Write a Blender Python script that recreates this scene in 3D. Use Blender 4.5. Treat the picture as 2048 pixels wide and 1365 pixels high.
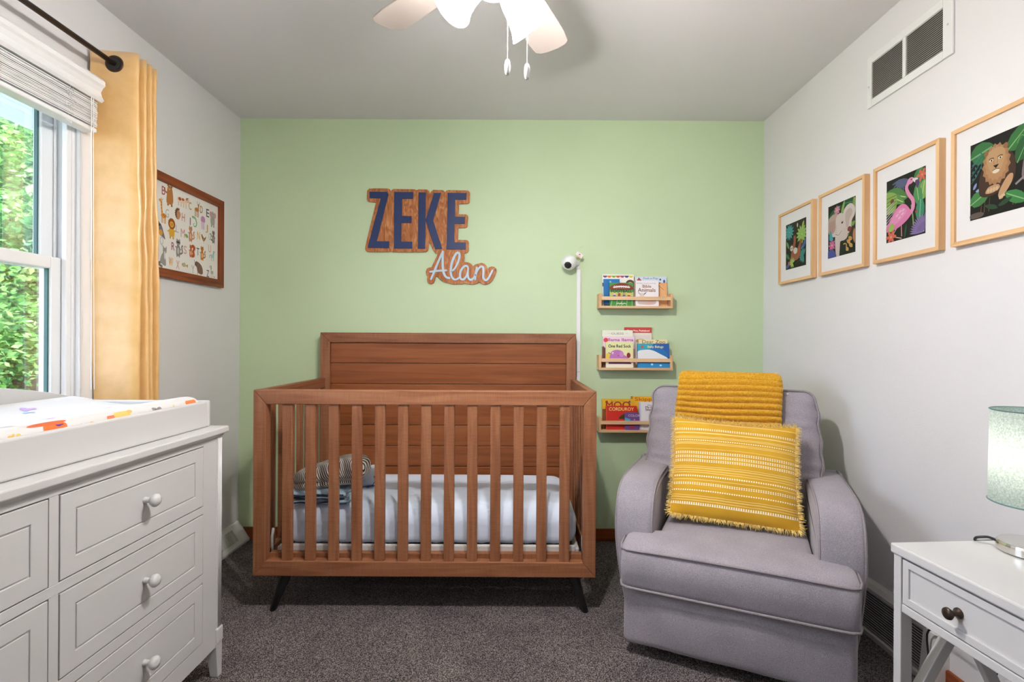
import bpy, bmesh, math, random
import numpy as np
from mathutils import Vector, Matrix, Euler

R = math.radians
random.seed(7)
rng = np.random.default_rng(7)
for o in list(bpy.data.objects):
    bpy.data.objects.remove(o, do_unlink=True)
scene = bpy.context.scene
C = scene.collection

# ------------------------------------------------------------------ camera, sky, sun, exposure
cam_d = bpy.data.cameras.new('camera')
cam_d.sensor_width = 36.0
cam_d.lens = 36.0 * 1020.0 / 2048.0
cam_d.shift_x = -6.0 / 2048.0
cam_d.shift_y = 2.5 / 2048.0
cam_d.clip_start = 0.02
cam = bpy.data.objects.new('camera', cam_d)
C.objects.link(cam)
cam.location = (0, 0, 1.148)
cam.rotation_euler = (R(90), R(-0.3), 0)
scene.camera = cam

world = bpy.data.worlds.new('sky')
scene.world = world
world.use_nodes = True
wn = world.node_tree.nodes
bg = wn['Background']
bg.inputs[0].default_value = (0.70, 0.78, 1.0, 1)
bg.inputs[1].default_value = 5.2

sun_d = bpy.data.lights.new('sun', 'SUN')
sun_d.energy = 8.0
sun_d.angle = R(0.6)
sun_d.color = (1.0, 0.95, 0.86)
sun = bpy.data.objects.new('sun', sun_d)
C.objects.link(sun)
sun.location = (6, -4, 9)
sun.rotation_euler = Vector((-0.62, 0.42, -0.72)).to_track_quat('-Z', 'Y').to_euler()

BULB_W = 23.0           # each of the two fan bulbs
BULB_COL = (1.0, 0.955, 0.91)
vs = scene.view_settings
vs.view_transform = 'Standard'
vs.look = 'None'
vs.gamma = 1.0
vs.use_curve_mapping = False
vs.exposure = 0.97

# ------------------------------------------------------------------ colour and material helpers
def lin(c):
    return tuple(x / 12.92 if x <= 0.04045 else ((x + 0.055) / 1.055) ** 2.4 for x in c)

def hx(h):
    h = h.lstrip('#')
    return lin(tuple(int(h[i:i + 2], 16) / 255 for i in (0, 2, 4)))

MATS = {}

def newmat(name):
    m = bpy.data.materials.new(name)
    m.use_nodes = True
    MATS[name] = m
    nt = m.node_tree
    return m, nt, nt.nodes['Principled BSDF']

def nd(nt, typ, **kw):
    n = nt.nodes.new(typ)
    for k, v in kw.items():
        if k.startswith('i_'):
            key = k[2:]
            key = int(key) if key.isdigit() else key
            n.inputs[key].default_value = v
        else:
            setattr(n, k, v)
    return n

def coords(nt, scale=(1, 1, 1), rot=(0, 0, 0), kind='Object'):
    tc = nd(nt, 'ShaderNodeTexCoord')
    mp = nd(nt, 'ShaderNodeMapping')
    mp.inputs['Scale'].default_value = scale
    mp.inputs['Rotation'].default_value = rot
    nt.links.new(tc.outputs[kind], mp.inputs['Vector'])
    return mp.outputs['Vector']

def ramp(nt, fac, stops, interp='LINEAR'):
    r = nd(nt, 'ShaderNodeValToRGB')
    r.color_ramp.interpolation = interp
    els = r.color_ramp.elements
    while len(els) < len(stops):
        els.new(0.5)
    for e, (p, c) in zip(els, stops):
        e.position = p
        e.color = (*c, 1)
    nt.links.new(fac, r.inputs['Fac'])
    return r.outputs['Color']

def mat(name, col, rough=0.5, vary=0.0, vscale=8.0, bump=0.0, bscale=300.0, metallic=0.0, spec=0.5,
        sheen=0.0, coat=0.0, kind='Object', detail=3.0):
    m, nt, b = newmat(name)
    b.inputs['Roughness'].default_value = rough
    b.inputs['Metallic'].default_value = metallic
    b.inputs['Specular IOR Level'].default_value = spec
    b.inputs['Sheen Weight'].default_value = sheen
    b.inputs['Coat Weight'].default_value = coat
    b.inputs['Base Color'].default_value = (*col, 1)
    v = coords(nt, kind=kind)
    if vary > 0:
        n = nd(nt, 'ShaderNodeTexNoise', i_Scale=vscale, i_Detail=detail)
        nt.links.new(v, n.inputs['Vector'])
        c0 = tuple(x * (1 - vary) for x in col)
        c1 = tuple(min(1, x * (1 + vary)) for x in col)
        nt.links.new(ramp(nt, n.outputs['Fac'], [(0.3, c0), (0.7, c1)]), b.inputs['Base Color'])
    if bump > 0:
        n = nd(nt, 'ShaderNodeTexNoise', i_Scale=bscale, i_Detail=2.0)
        nt.links.new(v, n.inputs['Vector'])
        bp = nd(nt, 'ShaderNodeBump', i_Strength=bump, i_Distance=0.002)
        nt.links.new(n.outputs['Fac'], bp.inputs['Height'])
        nt.links.new(bp.outputs['Normal'], b.inputs['Normal'])
    return m

def wood(name, dark, mid, light, axis, rough=0.5, scale=1.0, saw=0.0, bump=0.15, spec=0.35, distort=1.1, stretch=1.6):
    """Grain runs along axis (0, 1 or 2)."""
    m, nt, b = newmat(name)
    b.inputs['Roughness'].default_value = rough
    b.inputs['Specular IOR Level'].default_value = spec
    s = [26.0 * scale] * 3
    s[axis] = stretch * scale
    v = coords(nt, tuple(s))
    oi = nd(nt, 'ShaderNodeObjectInfo')
    add = nd(nt, 'ShaderNodeVectorMath', operation='ADD')
    mul = nd(nt, 'ShaderNodeVectorMath', operation='SCALE')
    mul.inputs['Scale'].default_value = 37.0
    cmb = nd(nt, 'ShaderNodeCombineXYZ')
    for i in range(3):
        nt.links.new(oi.outputs['Random'], cmb.inputs[i])
    nt.links.new(cmb.outputs[0], mul.inputs[0])
    nt.links.new(v, add.inputs[0])
    nt.links.new(mul.outputs[0], add.inputs[1])
    n = nd(nt, 'ShaderNodeTexNoise', i_Scale=1.0, i_Detail=6.0, i_Distortion=distort)
    nt.links.new(add.outputs[0], n.inputs['Vector'])
    col = ramp(nt, n.outputs['Fac'], [(0.28, dark), (0.5, mid), (0.72, light)])
    h = n.outputs['Fac']
    if saw > 0:
        s2 = [18.0, 18.0, 18.0]
        s2[axis] = 420.0
        v2 = coords(nt, tuple(s2))
        n2 = nd(nt, 'ShaderNodeTexNoise', i_Scale=1.0, i_Detail=2.0)
        nt.links.new(v2, n2.inputs['Vector'])
        mx = nd(nt, 'ShaderNodeMix', data_type='RGBA', blend_type='MULTIPLY')
        mx.inputs[0].default_value = saw
        nt.links.new(col, mx.inputs[6])
        nt.links.new(ramp(nt, n2.outputs['Fac'], [(0.3, (0.55, 0.55, 0.55)), (0.6, (1.15, 1.12, 1.1))]), mx.inputs[7])
        col = mx.outputs[2]
        h = n2.outputs['Fac']
    nt.links.new(col, b.inputs['Base Color'])
    bp = nd(nt, 'ShaderNodeBump', i_Strength=bump, i_Distance=0.002)
    nt.links.new(h, bp.inputs['Height'])
    nt.links.new(bp.outputs['Normal'], b.inputs['Normal'])
    return m

# ------------------------------------------------------------------ mesh helpers
class MB:
    def __init__(s):
        s.v, s.f, s.c = [], [], []
    def n(s):
        return len(s.v)
    def add(s, vs_, fs, col=None):
        o = len(s.v)
        s.v.extend([tuple(p) for p in vs_])
        for f in fs:
            s.f.append(tuple(i + o for i in f))
            s.c.append(col)
        return o
    def box(s, x0, x1, y0, y1, z0, z1, col=None):
        vs_ = [(x, y, z) for z in (z0, z1) for y in (y0, y1) for x in (x0, x1)]
        s.add(vs_, [(0, 2, 3, 1), (4, 5, 7, 6), (0, 1, 5, 4), (2, 6, 7, 3), (0, 4, 6, 2), (1, 3, 7, 5)], col)
        return s
    def prism(s, poly, a, b, fn, col=None):
        """poly: 2-D points; fn(p, q, w) -> 3-D; caps at w=a and w=b."""
        k = len(poly)
        vs_ = [fn(p, q, a) for p, q in poly] + [fn(p, q, b) for p, q in poly]
        fs = [tuple(range(k - 1, -1, -1)), tuple(range(k, 2 * k))]
        fs += [(i, (i + 1) % k, k + (i + 1) % k, k + i) for i in range(k)]
        s.add(vs_, fs, col)
        return s
    def grid(s, fn, nu, nv, cu=False, cv=False, col=None):
        vs_ = [fn(i, j) for j in range(nv) for i in range(nu)]
        fs = []
        for j in range(nv if cv else nv - 1):
            for i in range(nu if cu else nu - 1):
                a, b2 = i, (i + 1) % nu
                c, d = j, (j + 1) % nv
                fs.append((c * nu + a, c * nu + b2, d * nu + b2, d * nu + a))
        s.add(vs_, fs, col)
        return s
    def tube(s, pts, r, n=8, closed=False, caps=True, col=None):
        pts = [Vector(p) for p in pts]
        k = len(pts)
        rs = r if isinstance(r, (list, tuple)) else [r] * k
        tang = []
        for i in range(k):
            a = pts[i - 1] if (i > 0 or closed) else pts[i]
            b = pts[(i + 1) % k] if (i < k - 1 or closed) else pts[i]
            tang.append((b - a).normalized() if (b - a).length > 1e-9 else Vector((0, 0, 1)))
        t0 = tang[0]
        up = Vector((0, 0, 1)) if abs(t0.z) < 0.9 else Vector((1, 0, 0))
        nrm = (up - t0 * up.dot(t0)).normalized()
        vs_ = []
        for i in range(k):
            t = tang[i]
            nrm = nrm - t * nrm.dot(t)
            nrm = nrm.normalized() if nrm.length > 1e-6 else t.orthogonal().normalized()
            bn = t.cross(nrm)
            for j in range(n):
                a = 2 * math.pi * j / n
                vs_.append(pts[i] + (nrm * math.cos(a) + bn * math.sin(a)) * rs[i])
        fs = []
        for i in range(k if closed else k - 1):
            for j in range(n):
                a, b = i * n, ((i + 1) % k) * n
                fs.append((a + j, a + (j + 1) % n, b + (j + 1) % n, b + j))
        if caps and not closed:
            fs.append(tuple(range(n - 1, -1, -1)))
            fs.append(tuple(range((k - 1) * n, k * n)))
        s.add(vs_, fs, col)
        return s
    def lathe(s, prof, n=24, M=None, col=None, cap=True):
        M = M or Matrix()
        vs_ = []
        for r, z in prof:
            for j in range(n):
                a = 2 * math.pi * j / n
                vs_.append(M @ Vector((r * math.cos(a), r * math.sin(a), z)))
        fs = []
        for i in range(len(prof) - 1):
            for j in range(n):
                fs.append((i * n + j, i * n + (j + 1) % n, (i + 1) * n + (j + 1) % n, (i + 1) * n + j))
        if cap:
            fs.append(tuple(range(n - 1, -1, -1)))
            fs.append(tuple(range((len(prof) - 1) * n, len(prof) * n)))
        s.add(vs_, fs, col)
        return s
    def rbox(s, c, h, r, seg=4, inner=6, fn=None, col=None):
        """rounded box; fn deforms each world point"""
        c, h = Vector(c), Vector(h)
        r = min(r, min(h))
        def line(hh):
            a = [-hh + r * (1 - math.cos(math.pi / 2 * i / seg)) for i in range(seg)]
            m = [-(hh - r) + 2 * (hh - r) * i / inner for i in range(inner + 1)]
            return a + m + [-x for x in reversed(a)]
        L = [line(h[0]), line(h[1]), line(h[2])]
        key, vs_, fs = {}, [], []
        def vid(p):
            k = (round(p[0], 6), round(p[1], 6), round(p[2], 6))
            if k not in key:
                q = Vector([max(-(h[i] - r), min(h[i] - r, p[i])) for i in range(3)])
                d = Vector(p) - q
                w = q + d.normalized() * r if d.length > 1e-9 else Vector(p)
                w = c + w
                if fn:
                    w = fn(w)
                key[k] = len(vs_)
                vs_.append(tuple(w))
            return key[k]
        for ax in range(3):
            a1, a2 = (ax + 1) % 3, (ax + 2) % 3
            for sg in (-1, 1):
                for i in range(len(L[a1]) - 1):
                    for j in range(len(L[a2]) - 1):
                        q = []
                        for di, dj in ((0, 0), (1, 0), (1, 1), (0, 1)):
                            p = [0, 0, 0]
                            p[ax] = sg * h[ax]
                            p[a1] = L[a1][i + di]
                            p[a2] = L[a2][j + dj]
                            q.append(vid(p))
                        if sg < 0:
                            q.reverse()
                        fs.append(tuple(q))
        s.add(vs_, fs, col)
        return s
    def xf(s, M, start=0):
        for i in range(start, len(s.v)):
            s.v[i] = tuple(M @ Vector(s.v[i]))
        return s

ORI = {}

def mesh_of(mb, name, material, smooth=False, shift=None):
    me = bpy.data.meshes.new(name)
    vs_ = mb.v
    if shift is not None:
        vs_ = [(p[0] - shift[0], p[1] - shift[1], p[2] - shift[2]) for p in vs_]
    me.from_pydata(vs_, [], mb.f)
    me.update()
    if any(c is not None for c in mb.c):
        ca = me.color_attributes.new('Col', 'FLOAT_COLOR', 'CORNER')
        buf = []
        for p, c in zip(me.polygons, mb.c):
            buf.extend([*(c or (1, 1, 1)), 1.0] * p.loop_total)
        ca.data.foreach_set('color', buf)
    me.materials.append(MATS[material] if isinstance(material, str) else material)
    if smooth:
        me.shade_smooth()
    return me

def finish(ob, bevel=0.0, bseg=2, sub=0, auto=False):
    if bevel > 0:
        b = ob.modifiers.new('bevel', 'BEVEL')
        b.width = bevel
        b.segments = bseg
        b.limit_method = 'ANGLE'
        b.angle_limit = R(35)
    if sub:
        m = ob.modifiers.new('subdivision', 'SUBSURF')
        m.levels = sub
        m.render_levels = sub

def obj(name, mb, material, parent=None, smooth=False, bevel=0.0, bseg=2, sub=0, label=None):
    if parent is not None:
        sh = ORI.get(parent.name, Vector())
    else:
        a = np.array(mb.v)
        lo, hi = a.min(0), a.max(0)
        sh = Vector(((lo[0] + hi[0]) / 2, (lo[1] + hi[1]) / 2, lo[2]))
    me = mesh_of(mb, name, material, smooth, sh)
    o = bpy.data.objects.new(name, me)
    C.objects.link(o)
    if parent is not None:
        o.parent = parent
        ORI[o.name] = sh
    else:
        o.location = sh
        ORI[o.name] = sh
    finish(o, bevel, bseg, sub)
    if label:
        o['label'] = label
    return o

def piece(name, me, parent, loc, rot=(0, 0, 0), bevel=0.0, scale=(1, 1, 1)):
    """an object that shares mesh data; loc in the parent's drawing frame"""
    o = bpy.data.objects.new(name, me)
    C.objects.link(o)
    o.parent = parent
    o.location = Vector(loc) - ORI.get(parent.name, Vector())
    o.rotation_euler = rot
    o.scale = scale
    finish(o, bevel)
    ORI[o.name] = Vector()
    return o

def tag(o, label, cat, group=None, kind=None):
    if label:
        o['label'] = label
    if cat:
        o['category'] = cat
    if group:
        o['group'] = group
    if kind:
        o['kind'] = kind
    return o

def thing(name, label, cat, loc, rot=(0, 0, 0), group=None, local=False):
    o = bpy.data.objects.new(name, None)
    C.objects.link(o)
    o.empty_display_size = 0.1
    o.location = loc
    o.rotation_euler = rot
    ORI[o.name] = Vector() if local else Vector(loc)
    return tag(o, label, cat, group)

def struct(o, label=None, cat=None):
    o['kind'] = 'structure'
    if label:
        o['label'] = label
    if cat:
        o['category'] = cat
    return o

# flat print: layered coloured polygons on a sheet
_txt = {}

def text_geo(sx):
    if sx in _txt:
        return _txt[sx]
    cu = bpy.data.curves.new('t', 'FONT')
    cu.body = sx
    cu.size = 1.0
    cu.resolution_u = 3
    ob = bpy.data.objects.new('t', cu)
    C.objects.link(ob)
    dg = bpy.context.evaluated_depsgraph_get()
    ev = ob.evaluated_get(dg)
    me = ev.to_mesh()
    V = [(v.co.x, v.co.y) for v in me.vertices]
    Fc = [tuple(p.vertices) for p in me.polygons]
    ev.to_mesh_clear()
    bpy.data.objects.remove(ob, do_unlink=True)
    bpy.data.curves.remove(cu)
    if V:
        x0, x1 = min(v[0] for v in V), max(v[0] for v in V)
        V = [(v[0] - x0, v[1]) for v in V]
        w = x1 - x0
    else:
        w = 0
    _txt[sx] = (V, Fc, w)
    return _txt[sx]

def crom(pts, n=5, closed=True):
    out, k = [], len(pts)
    rngk = range(k if closed else k - 1)
    for i in rngk:
        if closed:
            p0, p1, p2, p3 = pts[i - 1], pts[i], pts[(i + 1) % k], pts[(i + 2) % k]
        else:
            p0, p1, p2, p3 = pts[max(i - 1, 0)], pts[i], pts[i + 1], pts[min(i + 2, k - 1)]
        for j in range(n):
            t = j / n
            out.append(tuple(0.5 * (2 * b + (c - a) * t + (2 * a - 5 * b + 4 * c - d) * t * t + (3 * b - a - 3 * c + d) * t ** 3)
                             for a, b, c, d in zip(p0, p1, p2, p3)))
    if not closed:
        out.append(tuple(pts[-1]))
    return out

class Pr:
    STEP = 0.00002
    def __init__(s, w=None, h=None, col=None):
        s.v, s.f, s.c, s.k = [], [], [], 0
        s.ox = s.oy = 0.0
        s.sc = 1.0
        s.sx = 1.0
        s.clip = None
        if w:
            s.poly([(0, 0), (w, 0), (w, h), (0, h)], col)
    def at(s, ox, oy, sc=1.0, sx=1.0):
        s.ox, s.oy, s.sc, s.sx = ox, oy, sc, sx
        return s
    def _p(s, p):
        x, y = s.ox + p[0] * s.sc * s.sx, s.oy + p[1] * s.sc
        if s.clip:
            x = min(max(x, s.clip[0]), s.clip[2])
            y = min(max(y, s.clip[1]), s.clip[3])
        return (x, y, s.k * s.STEP)
    def poly(s, pts, col):
        o = len(s.v)
        pts = list(pts)
        s.v.extend(s._p(p) for p in pts)
        f = list(range(o, o + len(pts)))
        ar = sum(s.v[f[i]][0] * s.v[f[(i + 1) % len(f)]][1] - s.v[f[(i + 1) % len(f)]][0] * s.v[f[i]][1] for i in range(len(f)))
        if ar * 1.0 < 0:
            f.reverse()
        s.f.append(tuple(f))
        s.c.append(col if not isinstance(col, str) else hx(col))
        s.k += 1
        return s
    def blob(s, pts, col, n=4):
        return s.poly(crom(pts, n), col)
    def ell(s, cx, cy, rx, ry, col, rot=0, n=18):
        ca, sa = math.cos(R(rot)), math.sin(R(rot))
        return s.poly([(cx + rx * math.cos(2 * math.pi * i / n) * ca - ry * math.sin(2 * math.pi * i / n) * sa,
                        cy + rx * math.cos(2 * math.pi * i / n) * sa + ry * math.sin(2 * math.pi * i / n) * ca) for i in range(n)], col)
    def stroke(s, pts, w, col, smooth=True, w2=None):
        if smooth and len(pts) > 2:
            pts = crom(pts, 4, False)
        k = len(pts)
        L, Rr = [], []
        for i in range(k):
            a, b = pts[max(i - 1, 0)], pts[min(i + 1, k - 1)]
            dx, dy = b[0] - a[0], b[1] - a[1]
            l = math.hypot(dx, dy) or 1
            ww = w if w2 is None else w + (w2 - w) * i / (k - 1)
            nx, ny = -dy / l * ww / 2, dx / l * ww / 2
            L.append((pts[i][0] + nx, pts[i][1] + ny))
            Rr.append((pts[i][0] - nx, pts[i][1] - ny))
        o = len(s.v)
        cc = col if not isinstance(col, str) else hx(col)
        s.v.extend(s._p(p) for p in L)
        s.v.extend(s._p(p) for p in Rr)
        for i in range(k - 1):
            s.f.append((o + i, o + k + i, o + k + i + 1, o + i + 1))
            s.c.append(cc)
        s.k += 1
        return s
    def text(s, t, x, y, size, col, width=None, sx=1.0, rot=0, bold=0.0):
        V, Fc, w = text_geo(t)
        kx = size * sx
        if width and w:
            kx = width / w
        o = len(s.v)
        ca, sa = math.cos(R(rot)), math.sin(R(rot))
        cc = col if not isinstance(col, str) else hx(col)
        offs = [(0, 0)] if not bold else [(-bold, 0), (bold, 0), (0, bold), (0, -bold)]
        for dx, dy in offs:
            o = len(s.v)
            for a, b in V:
                p, q = a * kx, b * size
                s.v.append(s._p((x + dx + p * ca - q * sa, y + dy + p * sa + q * ca)))
            for f in Fc:
                s.f.append(tuple(i + o for i in f))
                s.c.append(cc)
            s.k += 1
        return s
    def leaf(s, x, y, l, w, ang, col, vein=None):
        ca, sa = math.cos(R(ang)), math.sin(R(ang))
        pts = []
        for t in (0, .15, .35, .6, .85, 1):
            pts.append((t * l, w / 2 * math.sin(math.pi * min(1, t * 0.95 + 0.05)) ** 0.8))
        pts = pts + [(a, -b) for a, b in reversed(pts[1:-1])]
        s.poly([(x + a * ca - b * sa, y + a * sa + b * ca) for a, b in pts], col)
        if vein:
            s.stroke([(x, y), (x + l * .9 * ca, y + l * .9 * sa)], w * .08, vein)
        return s
    def fan(s, x, y, l, w, col, a0=0, a1=360, n=12, vein=None):
        for i in range(n):
            s.leaf(x, y, l, w, a0 + (a1 - a0) * i / n, col, vein)
        return s
    def flower(s, x, y, r, col, mid='#f2d24a', n=8):
        for i in range(n):
            a = 360 * i / n
            s.ell(x + r * .55 * math.cos(R(a)), y + r * .55 * math.sin(R(a)), r * .5, r * .24, col, a, 10)
        s.ell(x, y, r * .2, r * .2, mid, 0, 8)
        return s
    def put(s, name, parent, origin, sd, up, nrm, material='print', lift=0.0004):
        o, sd, up, nrm = Vector(origin), Vector(sd), Vector(up), Vector(nrm)
        mb = MB()
        mb.v = [tuple(o + sd * a + up * b + nrm * (c + lift)) for a, b, c in s.v]
        mb.f, mb.c = s.f, s.c
        return obj(name, mb, material, parent)

m_, nt_, b_ = newmat('print')
at_ = nd(nt_, 'ShaderNodeAttribute', attribute_name='Col')
nt_.links.new(at_.outputs['Color'], b_.inputs['Base Color'])
b_.inputs['Roughness'].default_value = 0.45
m_, nt_, b_ = newmat('paper_print')
at_ = nd(nt_, 'ShaderNodeAttribute', attribute_name='Col')
nt_.links.new(at_.outputs['Color'], b_.inputs['Base Color'])
b_.inputs['Roughness'].default_value = 0.8
b_.inputs['Specular IOR Level'].default_value = 0.2

m_, nt_, b_ = newmat('art_print')
at_ = nd(nt_, 'ShaderNodeAttribute', attribute_name='Col')
hs_ = nd(nt_, 'ShaderNodeHueSaturation', i_Saturation=0.88, i_Value=0.66)
nt_.links.new(at_.outputs['Color'], hs_.inputs['Color'])
nt_.links.new(hs_.outputs['Color'], b_.inputs['Base Color'])
b_.inputs['Roughness'].default_value = 0.7
b_.inputs['Specular IOR Level'].default_value = 0.25

# ------------------------------------------------------------------ materials
mat('wall_white', (0.735, 0.72, 0.728), 0.62, bump=0.22, bscale=170, vary=0.012, vscale=2, spec=0.3)
mat('wall_green', hx('#c6dab3'), 0.5, bump=0.25, bscale=150, vary=0.02, vscale=2, spec=0.35)
mat('ceiling_white', (0.765, 0.745, 0.765), 0.75, bump=0.12, bscale=120, vary=0.012, vscale=2, spec=0.2)
mat('white_paint', (0.585, 0.58, 0.585), 0.34, bump=0.03, bscale=90, spec=0.4)
mat('white_trim', (0.82, 0.82, 0.825), 0.3, bump=0.02, bscale=60, spec=0.45)
mat('white_plastic', (0.84, 0.84, 0.84), 0.3, vary=0.01)
mat('vinyl', (0.80, 0.81, 0.82), 0.35, vary=0.01)
mat('gasket', (0.03, 0.10, 0.09), 0.5, vary=0.05)
mat('black_wood', (0.012, 0.012, 0.013), 0.42, vary=0.1, vscale=30)
mat('black_plastic', (0.012, 0.012, 0.013), 0.35, vary=0.1)
mat('dark_void', (0.03, 0.03, 0.03), 0.9, vary=0.1)
mat('duct', (0.16, 0.145, 0.13), 0.9, vary=0.1)
mat('bronze', (0.055, 0.035, 0.026), 0.35, metallic=0.6, vary=0.15, vscale=40)
mat('chrome', (0.72, 0.70, 0.67), 0.18, metallic=1.0, vary=0.02)
mat('steel_grey', (0.55, 0.55, 0.55), 0.45, metallic=0.2, vary=0.03)
mat('vent_white', (0.78, 0.78, 0.775), 0.4, vary=0.01)
mat('vent_slat', (0.60, 0.58, 0.55), 0.5, vary=0.02)
mat('register_grey', (0.62, 0.61, 0.60), 0.42, vary=0.02)
mat('mat_board', (0.70, 0.685, 0.69), 0.8, vary=0.01)
mat('paper', (0.80, 0.785, 0.76), 0.8, vary=0.02)
mat('pages', (0.80, 0.77, 0.70), 0.8, vary=0.06, vscale=200)
mat('fan_blade', hx('#b0a49e'), 0.45, vary=0.02)
mat('navy', hx('#182f60'), 0.45, vary=0.05, vscale=30)
mat('pale_blue', hx('#b7cfe0'), 0.4, vary=0.02)
mat('sheet', (0.70, 0.79, 0.96), 0.85, vary=0.03, vscale=14, bump=0.3, bscale=60, sheen=0.2)
mat('light_blue_cloth', hx('#a9c4d6'), 0.85, vary=0.12, vscale=25, bump=0.3, bscale=120)
mat('pale_cloth', hx('#c9d2e0'), 0.85, vary=0.05, vscale=25, bump=0.2, bscale=120)
mat('navy_trim', hx('#2c3a55'), 0.8, vary=0.1)
mat('fringe', hx('#eccb7a'), 0.85, vary=0.25, vscale=90)
mat('soil', (0.10, 0.13, 0.05), 0.95, vary=0.4, vscale=3)
mat('bark', (0.10, 0.07, 0.05), 0.9, vary=0.3, vscale=12)
mat('soffit_white', (0.7, 0.74, 0.72), 0.6, vary=0.02)
mat('outlet', (0.82, 0.82, 0.81), 0.35, vary=0.01)
mat('pad_white', (0.66, 0.65, 0.65), 0.85, vary=0.02, bump=0.15, bscale=200)

CR = (hx('#7a4a2f'), hx('#8e5b3c'), hx('#9d6b4b'))
for i_, ax_ in enumerate('xyz'):
    wood('crib_' + ax_, *CR, i_, rough=0.5, scale=1.5, saw=0.4, bump=0.2, spec=0.4)
wood('crib_plank', hx('#75401f'), hx('#8a4e2a'), hx('#965b33'), 0, rough=0.45, scale=1.0, bump=0.12)
wood('pine_x', hx('#caa177'), hx('#dcb78d'), hx('#e8caa3'), 0, rough=0.5)
wood('pine_y', hx('#c99a6a'), hx('#dbb183'), hx('#e5c296'), 1, rough=0.5)
wood('pine_z', hx('#c99a6a'), hx('#dbb183'), hx('#e5c296'), 2, rough=0.5)
wood('walnut_y', hx('#5a2410'), hx('#84391a'), hx('#9c5226'), 1, rough=0.42)
wood('walnut_z', hx('#5a2410'), hx('#84391a'), hx('#9c5226'), 2, rough=0.42)
wood('base_x', hx('#5f2a10'), hx('#8a4420'), hx('#9d5428'), 0, rough=0.35)
wood('base_y', hx('#5f2a10'), hx('#8a4420'), hx('#9d5428'), 1, rough=0.35)
wood('ply', hx('#8f4f28'), hx('#b06c3c'), hx('#cf9460'), 2, rough=0.5, scale=1.3, distort=3.0, stretch=7.0)

# carpet: speckled twist pile
m_, nt_, b_ = newmat('carpet')
b_.inputs['Roughness'].default_value = 0.95
b_.inputs['Specular IOR Level'].default_value = 0.1
v_ = coords(nt_)
n1 = nd(nt_, 'ShaderNodeTexNoise', i_Scale=330.0, i_Detail=3.0)
n2 = nd(nt_, 'ShaderNodeTexNoise', i_Scale=5.0, i_Detail=4.0, i_Distortion=0.6)
n3 = nd(nt_, 'ShaderNodeTexVoronoi', i_Scale=420.0)
for n_ in (n1, n2, n3):
    nt_.links.new(v_, n_.inputs['Vector'])
c1 = ramp(nt_, n1.outputs['Fac'], [(0.35, hx('#272324')), (0.5, hx('#6f686a')), (0.64, hx('#c2b8b6'))])
c2 = ramp(nt_, n2.outputs['Fac'], [(0.3, (0.78, 0.78, 0.79)), (0.7, (1.16, 1.14, 1.12))])
mx = nd(nt_, 'ShaderNodeMix', data_type='RGBA', blend_type='MULTIPLY')
mx.inputs[0].default_value = 1.0
nt_.links.new(c1, mx.inputs[6])
nt_.links.new(c2, mx.inputs[7])
nt_.links.new(mx.outputs[2], b_.inputs['Base Color'])
ad = nd(nt_, 'ShaderNodeMath', operation='ADD')
nt_.links.new(n1.outputs['Fac'], ad.inputs[0])
nt_.links.new(n3.outputs['Distance'], ad.inputs[1])
bp = nd(nt_, 'ShaderNodeBump', i_Strength=0.9, i_Distance=0.006)
nt_.links.new(ad.outputs[0], bp.inputs['Height'])
nt_.links.new(bp.outputs['Normal'], b_.inputs['Normal'])

# upholstery: heathered grey
m_, nt_, b_ = newmat('upholstery')
b_.inputs['Roughness'].default_value = 0.9
b_.inputs['Specular IOR Level'].default_value = 0.2
b_.inputs['Sheen Weight'].default_value = 0.35
b_.inputs['Sheen Roughness'].default_value = 0.4
v_ = coords(nt_)
n1 = nd(nt_, 'ShaderNodeTexNoise', i_Scale=640.0, i_Detail=3.0)
n2 = nd(nt_, 'ShaderNodeTexNoise', i_Scale=9.0, i_Detail=3.0)
nt_.links.new(v_, n1.inputs['Vector'])
nt_.links.new(v_, n2.inputs['Vector'])
c1 = ramp(nt_, n1.outputs['Fac'], [(0.3, hx('#7f7a82')), (0.5, hx('#9b959e')), (0.7, hx('#b8b2ba'))])
c2 = ramp(nt_, n2.outputs['Fac'], [(0.3, (0.9, 0.9, 0.9)), (0.7, (1.06, 1.05, 1.04))])
mx = nd(nt_, 'ShaderNodeMix', data_type='RGBA', blend_type='MULTIPLY')
mx.inputs[0].default_value = 1.0
nt_.links.new(c1, mx.inputs[6])
nt_.links.new(c2, mx.inputs[7])
nt_.links.new(mx.outputs[2], b_.inputs['Base Color'])
bp = nd(nt_, 'ShaderNodeBump', i_Strength=0.35, i_Distance=0.002)
nt_.links.new(n1.outputs['Fac'], bp.inputs['Height'])
nt_.links.new(bp.outputs['Normal'], b_.inputs['Normal'])
mat('piping', hx('#8f878c'), 0.85, vary=0.15, vscale=200)

# curtain satin
m_, nt_, b_ = newmat('curtain')
b_.inputs['Base Color'].default_value = (*hx('#e2ad58'), 1)
b_.inputs['Roughness'].default_value = 0.4
b_.inputs['Specular IOR Level'].default_value = 0.9
b_.inputs['Sheen Weight'].default_value = 0.5
b_.inputs['Coat Weight'].default_value = 0.45
b_.inputs['Coat Roughness'].default_value = 0.45
v_ = coords(nt_, (1, 1, 1))
n1 = nd(nt_, 'ShaderNodeTexNoise', i_Scale=18.0, i_Detail=3.0)
nt_.links.new(v_, n1.inputs['Vector'])
nt_.links.new(ramp(nt_, n1.outputs['Fac'], [(0.3, hx('#e3b468')), (0.7, hx('#eec07c'))]), b_.inputs['Base Color'])
bp = nd(nt_, 'ShaderNodeBump', i_Strength=0.12, i_Distance=0.01)
nt_.links.new(n1.outputs['Fac'], bp.inputs['Height'])
nt_.links.new(bp.outputs['Normal'], b_.inputs['Normal'])

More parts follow.
